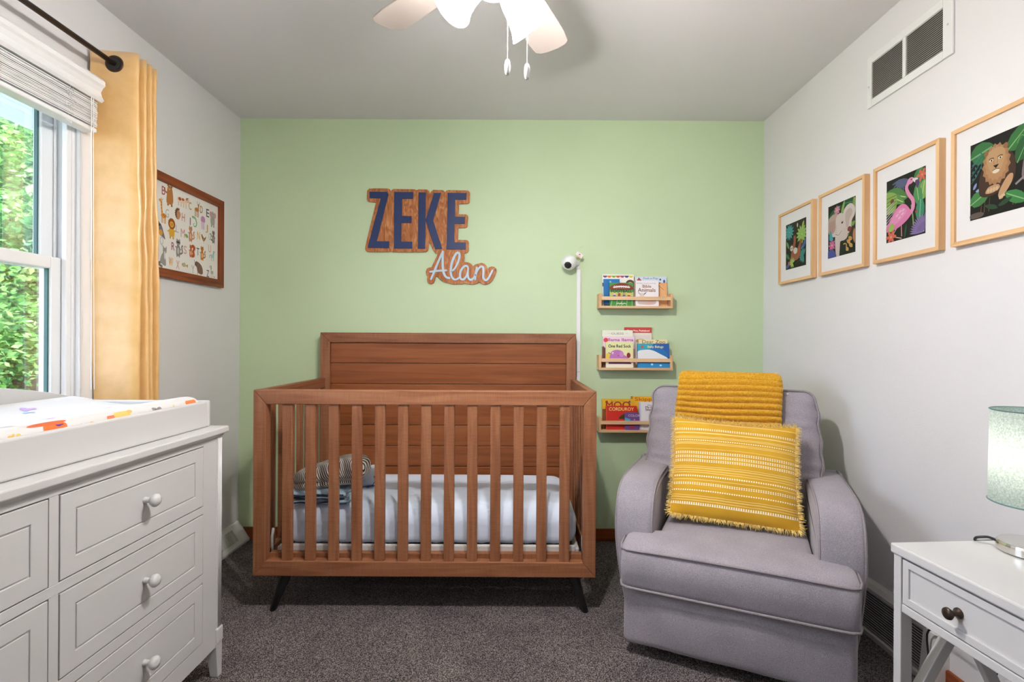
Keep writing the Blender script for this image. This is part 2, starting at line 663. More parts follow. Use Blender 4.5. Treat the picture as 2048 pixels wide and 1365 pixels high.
# ribbed throw
m_, nt_, b_ = newmat('throw')
b_.inputs['Roughness'].default_value = 0.95
b_.inputs['Sheen Weight'].default_value = 0.6
b_.inputs['Sheen Tint'].default_value = (1.0, 0.8, 0.4, 1)
v_ = coords(nt_)
n1 = nd(nt_, 'ShaderNodeTexNoise', i_Scale=160.0, i_Detail=4.0)
nt_.links.new(v_, n1.inputs['Vector'])
nt_.links.new(ramp(nt_, n1.outputs['Fac'], [(0.3, hx('#bd8408')), (0.55, hx('#d6a01a')), (0.75, hx('#e4b436'))]), b_.inputs['Base Color'])
bp = nd(nt_, 'ShaderNodeBump', i_Strength=0.6, i_Distance=0.004)
nt_.links.new(n1.outputs['Fac'], bp.inputs['Height'])
nt_.links.new(bp.outputs['Normal'], b_.inputs['Normal'])
mat('throw_fibre', hx('#d8a428'), 0.9, vary=0.25, vscale=60)

# woven pillow: object space, z runs up the face (0 bottom, PH top), x across
PW, PH = 0.465, 0.40
m_, nt_, b_ = newmat('pillow_weave')
b_.inputs['Roughness'].default_value = 0.85
b_.inputs['Sheen Weight'].default_value = 0.2
tc = nd(nt_, 'ShaderNodeTexCoord')
sp = nd(nt_, 'ShaderNodeSeparateXYZ')
nt_.links.new(tc.outputs['Object'], sp.inputs[0])
def mth(op, a, b=None, c=None):
    n = nd(nt_, 'ShaderNodeMath', operation=op)
    for i, q in enumerate((a, b, c)):
        if q is None:
            continue
        if isinstance(q, (int, float)):
            n.inputs[i].default_value = q
        else:
            nt_.links.new(q, n.inputs[i])
    return n.outputs[0]
nz = nd(nt_, 'ShaderNodeTexNoise', i_Scale=7.0, i_Detail=2.0)
nt_.links.new(tc.outputs['Object'], nz.inputs['Vector'])
vv = mth('ADD', mth('MULTIPLY', sp.outputs['Z'], -1 / PH), 0.5)
vv = mth('ADD', vv, mth('MULTIPLY', mth('SUBTRACT', nz.outputs['Fac'], 0.5), 0.016))
def bands(lst):
    acc = None
    for c_, w_ in lst:
        q = mth('COMPARE', vv, c_, w_)
        acc = q if acc is None else mth('ADD', acc, q)
    return acc
solid = bands([(0.055, .004), (0.175, .006), (0.215, .003), (0.228, .003), (0.278, .003), (0.292, .003), (0.345, .002), (0.525, .003),
               (0.543, .004), (0.568, .003), (0.59, .003), (0.66, .003), (0.815, .003), (0.835, .004), (0.86, .003), (0.90, .004)])
dash = bands([(0.128, .0042), (0.141, .0042), (0.253, .005), (0.377, .0045), (0.391, .0045), (0.419, .0045), (0.433, .0045), (0.461, .0045), (0.475, .0045),
              (0.625, .007), (0.694, .0045), (0.708, .0045), (0.765, .006), (0.89, .012)])
dx_ = mth('LESS_THAN', mth('FRACT', mth('MULTIPLY', sp.outputs['X'], 118.0)), 0.55)
base = ramp(nt_, nz.outputs['Fac'], [(0.3, hx('#c6930c')), (0.7, hx('#d4a41e'))])
m1 = nd(nt_, 'ShaderNodeMix', data_type='RGBA')
nt_.links.new(mth('MINIMUM', mth('MULTIPLY', solid, 0.62), 0.62), m1.inputs[0])
nt_.links.new(base, m1.inputs[6])
m1.inputs[7].default_value = (*hx('#f3dd9a'), 1)
m2 = nd(nt_, 'ShaderNodeMix', data_type='RGBA')
nt_.links.new(mth('MINIMUM', mth('MULTIPLY', dash, dx_), 0.92), m2.inputs[0])
nt_.links.new(m1.outputs[2], m2.inputs[6])
m2.inputs[7].default_value = (*hx('#f7f1df'), 1)
nt_.links.new(m2.outputs[2], b_.inputs['Base Color'])
bp = nd(nt_, 'ShaderNodeBump', i_Strength=0.5, i_Distance=0.003)
nt_.links.new(mth('ADD', dash, solid), bp.inputs['Height'])
nt_.links.new(bp.outputs['Normal'], b_.inputs['Normal'])

# striped swaddle cloth
m_, nt_, b_ = newmat('striped_cloth')
b_.inputs['Roughness'].default_value = 0.9
v_ = coords(nt_, (1, 1, 1), (0, R(24), R(14)))
w_ = nd(nt_, 'ShaderNodeTexWave', wave_type='BANDS', bands_direction='X', i_Scale=38.0, i_Distortion=0.5)
w_.inputs['Detail Scale'].default_value = 0.35
nt_.links.new(v_, w_.inputs['Vector'])
nt_.links.new(ramp(nt_, w_.outputs['Fac'], [(0.36, hx('#2b2729')), (0.44, hx('#e2dcd4'))]), b_.inputs['Base Color'])

# leaves
m_, nt_, b_ = newmat('leaf')
at_ = nd(nt_, 'ShaderNodeAttribute', attribute_name='Col')
nt_.links.new(at_.outputs['Color'], b_.inputs['Base Color'])
b_.inputs['Roughness'].default_value = 0.6
tr_ = nd(nt_, 'ShaderNodeBsdfTranslucent')
nt_.links.new(at_.outputs['Color'], tr_.inputs[0])
ms_ = nd(nt_, 'ShaderNodeMixShader', i_0=0.35)
nt_.links.new(b_.outputs[0], ms_.inputs[1])
nt_.links.new(tr_.outputs[0], ms_.inputs[2])
nt_.links.new(ms_.outputs[0], nt_.nodes['Material Output'].inputs[0])

# window glass and picture glass
def glassmat(name, tint, refl=1.0):
    m, nt, b = newmat(name)
    t = nd(nt, 'ShaderNodeBsdfTransparent')
    t.inputs[0].default_value = (*tint, 1)
    g = nd(nt, 'ShaderNodeBsdfGlossy', i_Roughness=0.02)
    fr = nd(nt, 'ShaderNodeFresnel', i_IOR=1.45)
    mu = nd(nt, 'ShaderNodeMath', operation='MULTIPLY', i_1=refl)
    nt.links.new(fr.outputs[0], mu.inputs[0])
    ms = nd(nt, 'ShaderNodeMixShader')
    nt.links.new(mu.outputs[0], ms.inputs[0])
    nt.links.new(t.outputs[0], ms.inputs[1])
    nt.links.new(g.outputs[0], ms.inputs[2])
    nt.links.new(ms.outputs[0], nt.nodes['Material Output'].inputs[0])
    return m
glassmat('window_glass', (0.94, 0.97, 0.97), 0.5)

# luminous lamp glass and lamp shade linen
m_, nt_, b_ = newmat('lit_glass')
b_.inputs['Base Color'].default_value = (0.9, 0.88, 0.85, 1)
b_.inputs['Emission Color'].default_value = (1.0, 0.965, 0.93, 1)
b_.inputs['Emission Strength'].default_value = 42.0
m_, nt_, b_ = newmat('bulb')
b_.inputs['Emission Color'].default_value = (1.0, 0.93, 0.82, 1)
b_.inputs['Emission Strength'].default_value = 12.0
m_, nt_, b_ = newmat('lamp_linen')
v_ = coords(nt_)
n1 = nd(nt_, 'ShaderNodeTexNoise', i_Scale=260.0, i_Detail=3.0)
nt_.links.new(v_, n1.inputs['Vector'])
cl = ramp(nt_, n1.outputs['Fac'], [(0.3, hx('#76928f')), (0.7, hx('#a2b8b4'))])
df = nd(nt_, 'ShaderNodeBsdfDiffuse')
tl = nd(nt_, 'ShaderNodeBsdfTranslucent')
nt_.links.new(cl, df.inputs[0])
nt_.links.new(ramp(nt_, n1.outputs['Fac'], [(0.3, hx('#a4b0ab')), (0.7, hx('#d3d8d2'))]), tl.inputs[0])
ms_ = nd(nt_, 'ShaderNodeMixShader', i_0=0.6)
nt_.links.new(df.outputs[0], ms_.inputs[1])
nt_.links.new(tl.outputs[0], ms_.inputs[2])
nt_.links.new(ms_.outputs[0], nt_.nodes['Material Output'].inputs[0])
mat('lamp_trim', hx('#5f7f80'), 0.8, vary=0.1)

# ================================================================== THE ROOM
XL, XR, YB, YF, HC = -1.597, 1.438, 2.956, -0.45, 2.438
JN, JF, WB, WT = 0.62, 1.85, 0.88, 2.05          # window opening on the left wall (near y, far y, bottom, top)

def wall(name, boxes, m, label):
    mb = MB()
    for b in boxes:
        mb.box(*b)
    return struct(obj(name, mb, m), label, 'wall' if 'wall' in name else name)

wall('floor', [(XL - .12, XR + .12, YF - .12, YB + .12, -.08, 0)], 'carpet', 'dark grey speckled carpet covering the whole floor')
wall('ceiling', [(XL - .12, XR + .12, YF - .12, YB + .12, HC, HC + .1)], 'ceiling_white', 'plain pale grey ceiling above the fan')
wall('wall_back', [(XL - .12, XR + .12, YB, YB + .12, 0, HC)], 'wall_green', 'pale green accent wall behind the crib')
wall('wall_right', [(XR, XR + .12, YF, YB, 0, HC)], 'wall_white', 'white wall with four framed jungle prints')
wall('wall_front', [(XL - .12, XR + .12, YF - .12, YF, 0, HC)], 'wall_white', 'white wall behind the viewer')
wall('wall_left', [(XL - .12, XL, YF, JN, 0, HC), (XL - .12, XL, JF, YB, 0, HC), (XL - .12, XL, JN, JF, 0, WB),
                   (XL - .12, XL, JN, JF, WT, HC)], 'wall_white', 'white wall with the window and alphabet poster')
for nm, bx, m, lb in (('baseboard_back', (XL, XR, YB - .014, YB, 0, .072), 'base_x', 'stained wood baseboard under the green wall'),
                      ('baseboard_right', (XR - .014, XR, YF, 1.705, 0, .075), 'base_y', 'stained wood baseboard below the white table'),
                      ('baseboard_left', (XL, XL + .014, YF, 1.9, 0, .072), 'base_y', 'stained wood baseboard behind the dresser')):
    mb = MB().box(*bx)
    struct(obj(nm, mb, m, bevel=.004), lb, 'baseboard')

# ------------------------------------------------------------------ window
win = bpy.data.objects.new('window_1', None)
C.objects.link(win)
win.location = (XL, (JN + JF) / 2, WB)
ORI[win.name] = Vector(win.location)
struct(win, 'white double hung window looking onto green trees', 'window')
mb = MB()
mb.box(XL - .12, XL - .002, JF - .012, JF + .0, WB, WT)
mb.box(XL - .12, XL - .002, JN, JN + .012, WB, WT)
mb.box(XL - .12, XL - .002, JN + .012, JF - .012, WT - .012, WT)
mb.box(XL - .12, XL - .002, JN + .012, JF - .012, WB, WB + .012)
obj('jamb', mb, 'white_trim', win, bevel=.002)
mb = MB()
for x0, x1, d in ((XL - .022, XL - .004, .020), (XL - .062, XL - .054, .010)):
    mb.box(x0, x1, JF - .012 - d, JF - .012, WB + .012, WT - .012)
    mb.box(x0, x1, JN + .012, JN + .012 + d, WB + .012, WT - .012)
obj('stop', mb, 'white_trim', win, bevel=.002)
for nm, bx in (('casing', (XL, XL + .018, JF, JF + .075, WB - .03, WT + .075)), ('casing', (XL, XL + .018, JN - .075, JN, WB - .03, WT + .075)),
               ('casing', (XL, XL + .018, JN, JF, WT, WT + .075)), ('sill', (XL - .01, XL + .045, JN - .09, JF + .09, WB - .055, WB - .03))):
    obj(nm, MB().box(*bx), 'white_trim', win, bevel=.004)
obj('apron', MB().box(XL, XL + .014, JN - .07, JF + .07, WB - .115, WB - .055), 'white_trim', win, bevel=.003)

def sash(name, xo, xi, z0, z1, tr, br):
    s_ = .052
    a, b = JN + .014, JF - .014
    mb = MB()
    mb.box(xo, xi, b - s_, b, z0, z1)
    mb.box(xo, xi, a, a + s_, z0, z1)
    mb.box(xo, xi, a + s_, b - s_, z1 - tr, z1)
    mb.box(xo, xi, a + s_, b - s_, z0, z0 + br)
    o = obj(name, mb, 'vinyl', win, bevel=.004)
    xm = (xo + xi) / 2
    g = MB().box(xm - .002, xm + .002, a + s_ - .004, b - s_ + .004, z0 + br - .004, z1 - tr + .004)
    obj('pane', g, 'window_glass', o)
    k = MB()
    k.box(xm - .006, xm + .006, b - s_ - .005, b - s_ + .001, z0 + br, z1 - tr)
    k.box(xm - .006, xm + .006, a + s_ - .001, a + s_ + .005, z0 + br, z1 - tr)
    k.box(xm - .006, xm + .006, a + s_, b - s_, z0 + br - .001, z0 + br + .004)
    obj('gasket', k, 'gasket', o)
    return o
sash('lower_sash', XL - .056, XL - .026, WB + .014, 1.440, .042, .06)
sash('upper_sash', XL - .094, XL - .064, 1.398, WT - .012, .045, .042)

# ------------------------------------------------------------------ outside: soffit, ground, trees
mb = MB()
for i in range(12):
    x0 = XL - .12 - .05 * (i + 1)
    mb.box(x0 + .003, x0 + .05, -1, 6.0, 2.22, 2.235)
mb.box(XL - .74, XL - .72, -1, 6.0, 2.16, 2.40)
mb.box(XL - .72, XL - .12, -1, 6.0, 2.236, 2.26)
struct(obj('trim_1', mb, 'soffit_white'), 'ribbed white roof soffit outside the window', 'soffit')
g = MB().box(-30, XL - .4, -12, 30, -1.3, -1.2)
struct(obj('ground', g, 'soil'), 'green lawn outside below the trees', 'ground')

def tree(loc, rad, zc, n, seed, label):
    t = thing('leafy_tree', label, 'tree', (loc[0], loc[1], -1.2), group='trees outside the window')
    tb = MB()
    tb.tube([(loc[0], loc[1], -1.2), (loc[0] + .1, loc[1], .6), (loc[0], loc[1] + .1, zc)], [.2, .15, .06], 9)
    for k in range(6):
        a = k * 1.05 + seed
        tb.tube([(loc[0] + .05, loc[1], zc - 1.6 + k * .25), (loc[0] + 1.1 * math.cos(a), loc[1] + 1.1 * math.sin(a), zc - .6 + k * .35)], [.07, .02], 6)
    obj('trunk', tb, 'bark', t, smooth=True)
    r = np.random.default_rng(seed)
    K = 420
    cc = r.normal(size=(K, 3))
    cc /= np.linalg.norm(cc, axis=1)[:, None]
    cc *= (r.random(K) ** .4)[:, None]
    cc = cc * np.array(rad) + np.array([loc[0], loc[1], zc])
    which = r.integers(0, K, n)
    p = cc[which] + r.normal(size=(n, 3)) * np.array([.22, .22, .08])
    d1 = r.normal(size=(n, 3)); d1[:, 2] *= .45
    d1 /= np.linalg.norm(d1, axis=1)[:, None]
    d2 = np.cross(d1, r.normal(size=(n, 3)) * np.array([.5, .5, 1.0]) + np.array([0, 0, .6]))
    d2 /= np.linalg.norm(d2, axis=1)[:, None] + 1e-9
    sz = .022 + .03 * r.random(n)
    V = np.empty((n, 4, 3))
    V[:, 0] = p - d1 * sz[:, None]
    V[:, 1] = p - d2 * sz[:, None] * .5
    V[:, 2] = p + d1 * sz[:, None]
    V[:, 3] = p + d2 * sz[:, None] * .5
    V = V.reshape(-1, 3) - np.array([loc[0], loc[1], -1.2])
    me = bpy.data.meshes.new('foliage')
    me.from_pydata(V.tolist(), [], np.arange(4 * n).reshape(n, 4).tolist())
    ca = me.color_attributes.new('Col', 'FLOAT_COLOR', 'CORNER')
    pal = np.array([hx('#5f9a4a'), hx('#86b85c'), hx('#9dc878'), hx('#4c8a4e'), hx('#b4d08a')])
    col = pal[(r.integers(0, 5, K)[which] + (r.random(n) < .3)) % 5]
    col = np.concatenate([col, np.ones((n, 1))], 1)
    ca.data.foreach_set('color', np.repeat(col, 4, axis=0).ravel())
    me.materials.append(MATS['leaf'])
    o = bpy.data.objects.new('foliage', me)
    C.objects.link(o)
    o.parent = t
    o['kind'] = 'stuff'
tree((-5.6, 5.7), (1.55, 1.55, 2.3), 2.0, 78000, 3, 'nearest green leafy tree seen through the window glass')
tree((-9.2, 8.8), (2.2, 2.2, 3.2), 2.4, 78000, 5, 'tall green tree farther off behind the nearest one outside')
tree((-8.6, 4.6), (1.4, 1.6, 2.4), 1.6, 67600, 8, 'leafy tree outside to the left of the nearest tree')
tree((-5.2, 9.8), (1.7, 1.8, 3.0), 2.2, 57200, 11, 'leafy tree outside to the right of the nearest tree')

# ------------------------------------------------------------------ blind
bl = thing('mini_blind', 'raised white slatted mini blind at the top of the window', 'blind', (XL + .03, (JN + JF) / 2, 1.90))
Y0, Y1 = JN - .02, JF + .018
prof = [(XL + .070, 2.022), (XL + .078, 2.03), (XL + .070, 2.045), (XL + .066, 2.06), (XL + .074, 2.075), (XL + .082, 2.083), (XL + .082, 2.098), (XL + .074, 2.108), (XL + .06, 2.108), (XL + .06, 2.022)]
obj('valance', MB().prism(prof, Y0 - .01, Y1 + .012, lambda a, b, w: (a, w, b)), 'white_trim', bl)
obj('headrail', MB().box(XL + .022, XL + .056, Y0, Y1, 2.03, 2.07), 'white_trim', bl, bevel=.002)
sl = MB()
sl.prism([(-.024, -.0018), (-.024, .0014), (-.012, .0026), (.0, .0030), (.012, .0026), (.024, .0014), (.024, -.0018), (.012, -.0006), (0, .0), (-.012, -.0006)], Y0 + .006, Y1 - .004, lambda a, b, w: (a, w - (Y0 + Y1) / 2, b))
slm = mesh_of(sl, 'slat', 'white_trim')
for i in range(19):
    piece('slat', slm, bl, (XL + .042 + random.uniform(-.002, .002), (Y0 + Y1) / 2, 1.926 + i * .0049), (0, R(random.uniform(-2, 2)), 0))
obj('bottom_rail', MB().box(XL + .018, XL + .066, Y0 + .004, Y1 - .004, 1.904, 1.920), 'white_trim', bl, bevel=.004)
for yc in (1.75, 1.40, 1.0, .72):
    mb = MB()
    for q in range(26):
        z = 1.925 + random.random() * .095
        y = yc + random.uniform(-.014, .014)
        x = XL + .066 + random.uniform(0, .006)
        mb.tube([(x, y, z), (x + .005, y + random.uniform(-.012, .012), z - .007), (x - .001, y + random.uniform(-.012, .012), z - .013)], .0009, 4)
    mb.tube([(XL + .06, yc - .012, 1.905), (XL + .072, yc, 1.893), (XL + .06, yc + .012, 1.905)], .0012, 5)
    obj('ladder_cord', mb, 'white_plastic', bl)
obj('pull_cord', MB().tube([(XL + .076, 1.826, 2.02), (XL + .078, 1.826, 1.6), (XL + .078, 1.828, 1.25), (XL + .076, 1.832, .97)], .0016, 5), 'white_plastic', bl)
obj('pull_cord', MB().tube([(XL + .080, 1.83, 2.02), (XL + .082, 1.832, 1.4), (XL + .080, 1.840, .97)], .0012, 5), 'white_plastic', bl)

# ------------------------------------------------------------------ curtain rod and curtain
rod = thing('curtain_rod', 'dark bronze curtain rod above the window', 'curtain rod', (-1.5, 1.1, 2.17))
obj('pole', MB().tube([(-1.5, .05, 2.18), (-1.5, 2.03, 2.18)], .0095, 14), 'bronze', rod, smooth=True)
for y in (.05, 2.03):
    s_ = 1 if y > 1 else -1
    obj('finial', MB().lathe([(.0095, 0), (.014, .004), (.014, .012), (.02, .022), (.022, .032), (.016, .046), (.004, .052)], 16,
        Matrix.Translation((-1.5, y, 2.18)) @ Matrix.Rotation(R(-90 * s_), 4, 'X')), 'bronze', rod, smooth=True)
for y in (.35, 2.0):
    mb = MB().tube([(XL, y, 2.175), (-1.5, y, 2.166)], .006, 8)
    mb.box(XL, XL + .006, y - .012, y + .012, 2.14, 2.21)
    obj('bracket', mb, 'bronze', rod)

cur = thing('curtain', 'mustard yellow grommet curtain gathered at the right of the window', 'curtain', (-1.5, 1.99, .05))
plan_t = [(-1.585, 1.893), (-1.56, 1.897), (-1.50, 1.905), (-1.45, 1.912), (-1.428, 1.924), (-1.45, 1.936), (-1.52, 1.940), (-1.568, 1.945), (-1.572, 1.952), (-1.52, 1.956), (-1.45, 1.958), (-1.430, 1.966),
          (-1.45, 1.975), (-1.53, 1.979), (-1.57, 1.985), (-1.52, 1.990), (-1.455, 1.992), (-1.433, 2.0), (-1.455, 2.008), (-1.54, 2.012), (-1.57, 2.018), (-1.52, 2.022), (-1.46, 2.025), (-1.437, 2.033), (-1.46, 2.042), (-1.55, 2.046)]
PL = crom(plan_t, 4, False)
NP = len(PL)
ztop, zbot, NZ = 2.228, .06, 44
def cpt(i, j, off=0.0):
    t = j / (NZ - 1)
    z = ztop + (zbot - ztop) * t
    x, y = PL[i]
    k = i / (NP - 1)
    fl = 1 + .22 * t
    yy = 1.893 + (y - 1.893) * fl + .022 * t * (1 - k) + .012 * math.sin(3.2 * z + k * 5) * t
    xx = -1.5 + (x + 1.5) * (1 - .06 * t) + .006 * math.sin(4.1 * z + k * 9) * min(1, 3 * t) + .02 * t * (1 - k)
    if j < 2:
        xx += .002
    wr = .0035 * math.sin(26 * z + 18 * k) * math.exp(-((z - 1.55) / .25) ** 2)
    return (xx + wr + off, yy - off, z)
cm = MB().grid(lambda i, j: cpt(i, j), NP, NZ)
cloth = obj('cloth', cm, 'curtain', cur, smooth=True)
so = cloth.modifiers.new('thickness', 'SOLIDIFY')
so.thickness = .0022
obj('hem_stitch', MB().tube([Vector(cpt(i, 3)) + Vector((0, -.0015, .01)) for i in range(0, 14)], .0008, 4), 'curtain', cur)
for gx, gy in ((-1.5, 1.903), (-1.5, 1.939), (-1.5, 1.957), (-1.5, 1.978), (-1.5, 1.991), (-1.5, 2.010)):
    first = gy < 1.92
    M = Matrix.Translation((gx, gy, 2.18)) @ Matrix.Rotation(R(8 if first else 0), 4, 'Z') @ Matrix.Rotation(R(90), 4, 'X')
    ring = []
    for k in range(14):
        a = 2 * math.pi * k / 14
        ring.append((.0255 + .0062 * math.cos(a), .0042 * math.sin(a)))
    mb = MB()
    n = 28
    def gp(i, j):
        r_, z_ = ring[i]
        a = 2 * math.pi * j / n
        return M @ Vector((r_ * math.cos(a), r_ * math.sin(a), z_))
    mb.grid(gp, 14, n, True, True)
    o = obj('grommet', mb, 'bronze', cur, smooth=True, label='dark bronze grommet ring')
    dk = MB().lathe([(.0, .0), (.021, .0)], 24, M @ Matrix.Translation((0, 0, .0034)), cap=False)
    if first:
        obj('grommet_hole', dk, 'dark_void', o)

# ------------------------------------------------------------------ vents
rv = thing('return_vent', 'white louvred return air vent high on the right wall', 'vent', (XR, 1.876, 2.105))
mb = MB()
xa, xb = XR - .009, XR
def vy(y0, y1, z0, z1):
    mb.box(xa, xb, y0, y1, z0, z1)
vy(1.672, 1.712, 2.105, 2.312); vy(2.054, 2.08, 2.105, 2.312); vy(1.712, 2.054, 2.105, 2.135); vy(1.712, 2.054, 2.281, 2.312); vy(1.874, 1.891, 2.135, 2.281)
obj('faceplate', mb, 'vent_white', rv, bevel=.003)
obj('duct_back', MB().box(XR - .0012, XR - .0002, 1.712, 2.054, 2.135, 2.281), 'duct', rv)
lou = mesh_of(MB().prism([(-.0055, -.0035), (.0025, .0035), (.0032, .0029), (-.0048, -.0041)], -.0815, .0815, lambda a, b, w: (a, w, b)), 'louver', 'vent_slat')
for yc in (1.7925, 1.9725):
    for i in range(20):
        piece('louver', lou, rv, (XR - .0045, yc, 2.1395 + i * .00725))
for y, z in ((1.690, 2.21), (2.068, 2.19)):
    obj('screw', MB().lathe([(.0035, 0), (.0035, .0012), (.002, .0018)], 10, Matrix.Translation((xa, y, z)) @ Matrix.Rotation(R(-90), 4, 'Y')), 'steel_grey', rv)

fr = thing('floor_register', 'long grey louvred baseboard register beside the armchair', 'vent', (XR - .02, 2.1, 0))
y0, y1 = 1.735, 2.62
obj('top_rail', MB().prism([(XR, .205), (XR - .020, .198), (XR - .034, .182), (XR - .034, .170), (XR, .170)], y0, y1, lambda a, b, w: (a, w, b)), 'register_grey', fr)
obj('bottom_rail', MB().box(XR - .05, XR, y0, y1, 0, .022), 'register_grey', fr, bevel=.003)
obj('cavity', MB().box(XR - .012, XR - .002, y0, y1, .022, .170), 'dark_void', fr)
for yy in (y0, y1 - .012):
    obj('end_cap', MB().prism([(XR, .0), (XR - .05, 0), (XR - .05, .022), (XR - .034, .18), (XR - .02, .198), (XR, .205)], yy - (.055 if yy == y0 else 0), yy + .012, lambda a, b, w: (a, w, b)), 'vent_white' if yy == y0 else 'register_grey', fr)
lou2 = mesh_of(MB().prism([(-.0045, -.0008), (.004, -.0026), (.004, -.0012), (-.0045, .0018)], -(y1 - y0) / 2 + .012, (y1 - y0) / 2 - .012, lambda a, b, w: (a, w, b)), 'louver', 'register_grey')
for i in range(15):
    z = .031 + i * .0094
    piece('louver', lou2, fr, (XR - .036 + (z - .03) * .09, (y0 + y1) / 2, z))

cr = thing('corner_register', 'white sloped floor register in the corner left of the crib', 'vent', (XL + .03, 2.7, 0))
y0, y1 = 2.05, YB - .016
obj('sloped_face', MB().prism([(XL + .0, .112), (XL + .010, .112), (XL + .074, .012), (XL + .074, 0), (XL, 0)], y0, y1, lambda a, b, w: (a, w, b)), 'vent_white', cr, bevel=.002)
sx, sz = .064, -.100
l_ = math.hypot(sx, sz)
ang = math.atan2(.100, .064)
fin = mesh_of(MB().box(-.0016, .0016, -.0025, .0025, -.034, .034), 'fin', 'register_grey')
for i in range(72):
    y = 2.10 + i * .0104
    if y > y1 - .05:
        break
    piece('fin', fin, cr, (XL + .044, y, .0635), (0, R(-32.6), 0))
obj('lever', MB().box(XL + .036, XL + .044, 2.60, 2.606, .05, .09), 'dark_void', cr)

# ------------------------------------------------------------------ ceiling fan
FX, FY = -.06, 1.305
fan = thing('ceiling_fan', 'white five blade ceiling fan with lit frosted glass shades', 'ceiling fan', (FX, FY, HC))
T0 = Matrix.Translation((FX, FY, 0))
obj('canopy', MB().lathe([(.02, 2.36), (.05, 2.37), (.065, 2.40), (.068, HC)], 28, T0), 'white_plastic', fan, smooth=True)
obj('motor_housing', MB().lathe([(.03, 2.12), (.08, 2.125), (.105, 2.15), (.11, 2.20), (.10, 2.245), (.06, 2.29), (.02, 2.37)], 32, T0), 'white_plastic', fan, smooth=True)
obj('light_kit', MB().lathe([(.012, 2.035), (.035, 2.04), (.052, 2.06), (.055, 2.085), (.045, 2.12)], 28, T0), 'white_plastic', fan, smooth=True)
RB = .475
bp_ = [(.17, -.045), (.24, -.055), (.40, -.062), (.455, -.058), (RB - .006, -.044), (RB, -.02), (RB, .02), (RB - .006, .044), (.455, .058), (.40, .062), (.24, .055), (.17, .045), (.155, .02), (.155, -.02)]
blade_me = mesh_of(MB().prism(bp_, -.003, .003, lambda a, b, w: (a, b, w)), 'blade', 'fan_blade')
arm_me = mesh_of(MB().prism([(.09, -.018), (.15, -.014), (.20, -.03), (.215, 0), (.20, .03), (.15, .014), (.09, .018)], -.0035, .0035, lambda a, b, w: (a, b, w)), 'blade_arm', 'white_plastic')
for k in range(5):
    a = 67 + 72 * k
    b = piece('blade', blade_me, fan, (FX, FY, 2.15), (R(-9 * math.cos(0)), 0, R(a)), bevel=.0015)
    ar = bpy.data.objects.new('blade_arm', arm_me)
    C.objects.link(ar)
    ar.parent = b
    ar.location = (0, 0, -.007)
shade_prof = [(.024, .0), (.030, -.010), (.037, -.035), (.041, -.065), (.048, -.092), (.058, -.112), (.0595, -.1135), (.056, -.112), (.046, -.09), (.039, -.063), (.035, -.035), (.028, -.012), (.022, -.004)]
for k, az in enumerate((28, 205)):
    tilt = 42
    base = Vector((FX + .036 * math.cos(R(az)), FY + .036 * math.sin(R(az)), 2.068))
    M = Matrix.Translation(base) @ Matrix.Rotation(R(az), 4, 'Z') @ Matrix.Rotation(R(-tilt), 4, 'Y')
    sh = obj('lamp_shade', MB().lathe(shade_prof, 32, M, cap=False), 'lit_glass', fan, smooth=True)
    obj('socket', MB().lathe([(.018, .02), (.022, -.004), (.014, -.03)], 16, M), 'white_plastic', sh, smooth=True)
    obj('bulb', MB().lathe([(.006, -.03), (.016, -.045), (.022, -.065), (.018, -.085), (.004, -.095)], 16, M), 'bulb', sh, smooth=True)
    ld = bpy.data.lights.new('fan_bulb_light', 'POINT')
    ld.energy = BULB_W
    ld.color = BULB_COL
    ld.shadow_soft_size = .03
    lo = bpy.data.objects.new('fan_bulb_light', ld)
    C.objects.link(lo)
    lo.location = M @ Vector((0, 0, -.100)) - Vector((FX, FY, HC))
    lo.parent = fan
for cx, cy, zt, zb in ((FX + .037, FY - .005, 2.05, 1.868), (FX + .087, FY - .005, 2.05, 1.857)):
    mb = MB()
    z = zt
    while z > zb:
        mb.lathe([(.0005, -.0016), (.0016, 0), (.0005, .0016)], 6, Matrix.Translation((cx, cy, z)))
        z -= .0042
    ch = obj('pull_chain', mb, 'white_plastic', fan)
    fb = MB().lathe([(.003, zb + .001), (.0055, zb - .002), (.0075, zb - .012), (.0075, zb - .024), (.006, zb - .035), (.005, zb - .036)], 14, Matrix.Translation((cx, cy, 0)))
    f_ = obj('pull_fob', fb, 'white_plastic', ch, smooth=True)
    obj('fob_tip', MB().lathe([(.005, zb - .036), (.004, zb - .0385)], 12, Matrix.Translation((cx, cy, 0))), 'steel_grey', ch)

# ================================================================== CRIB
cx0, cx1 = -1.097, .344           # outer width
yf0, yf1 = 2.140, 2.182           # front panel depth range
yh0, yh1 = 2.872, 2.916           # headboard depth range
zb_, zt_ = .160, .943             # front panel bottom and top
crib = thing('crib', 'brown wooden crib with tall plank headboard and black angled legs', 'crib', ((cx0 + cx1) / 2, 2.53, 0))
def mitre(name, pts, a, b, m, parent, fn=lambda p, q, w: (p, w, q), bevel=.003):
    return obj(name, MB().prism(pts, a, b, fn), m, parent, bevel=bevel)
fw, ft = .054, .061               # post width, rail height
ff = obj('front_rail', MB().prism([(cx0, zt_), (cx1, zt_), (cx1 - fw, zt_ - ft), (cx0 + fw, zt_ - ft)], yf0, yf1, lambda p, q, w: (p, w, q)), 'crib_x', crib, bevel=.003)
mitre('bottom_rail', [(cx0, zb_), (cx0 + fw, zb_ + ft + .002), (cx1 - fw, zb_ + ft + .002), (cx1, zb_)], yf0, yf1, 'crib_x', crib)
mitre('post', [(cx0, zb_), (cx0, zt_), (cx0 + fw, zt_ - ft), (cx0 + fw, zb_ + ft)], yf0, yf1, 'crib_z', crib)
mitre('post', [(cx1, zb_), (cx1 - fw, zb_ + ft), (cx1 - fw, zt_ - ft), (cx1, zt_)], yf0, yf1, 'crib_z', crib)
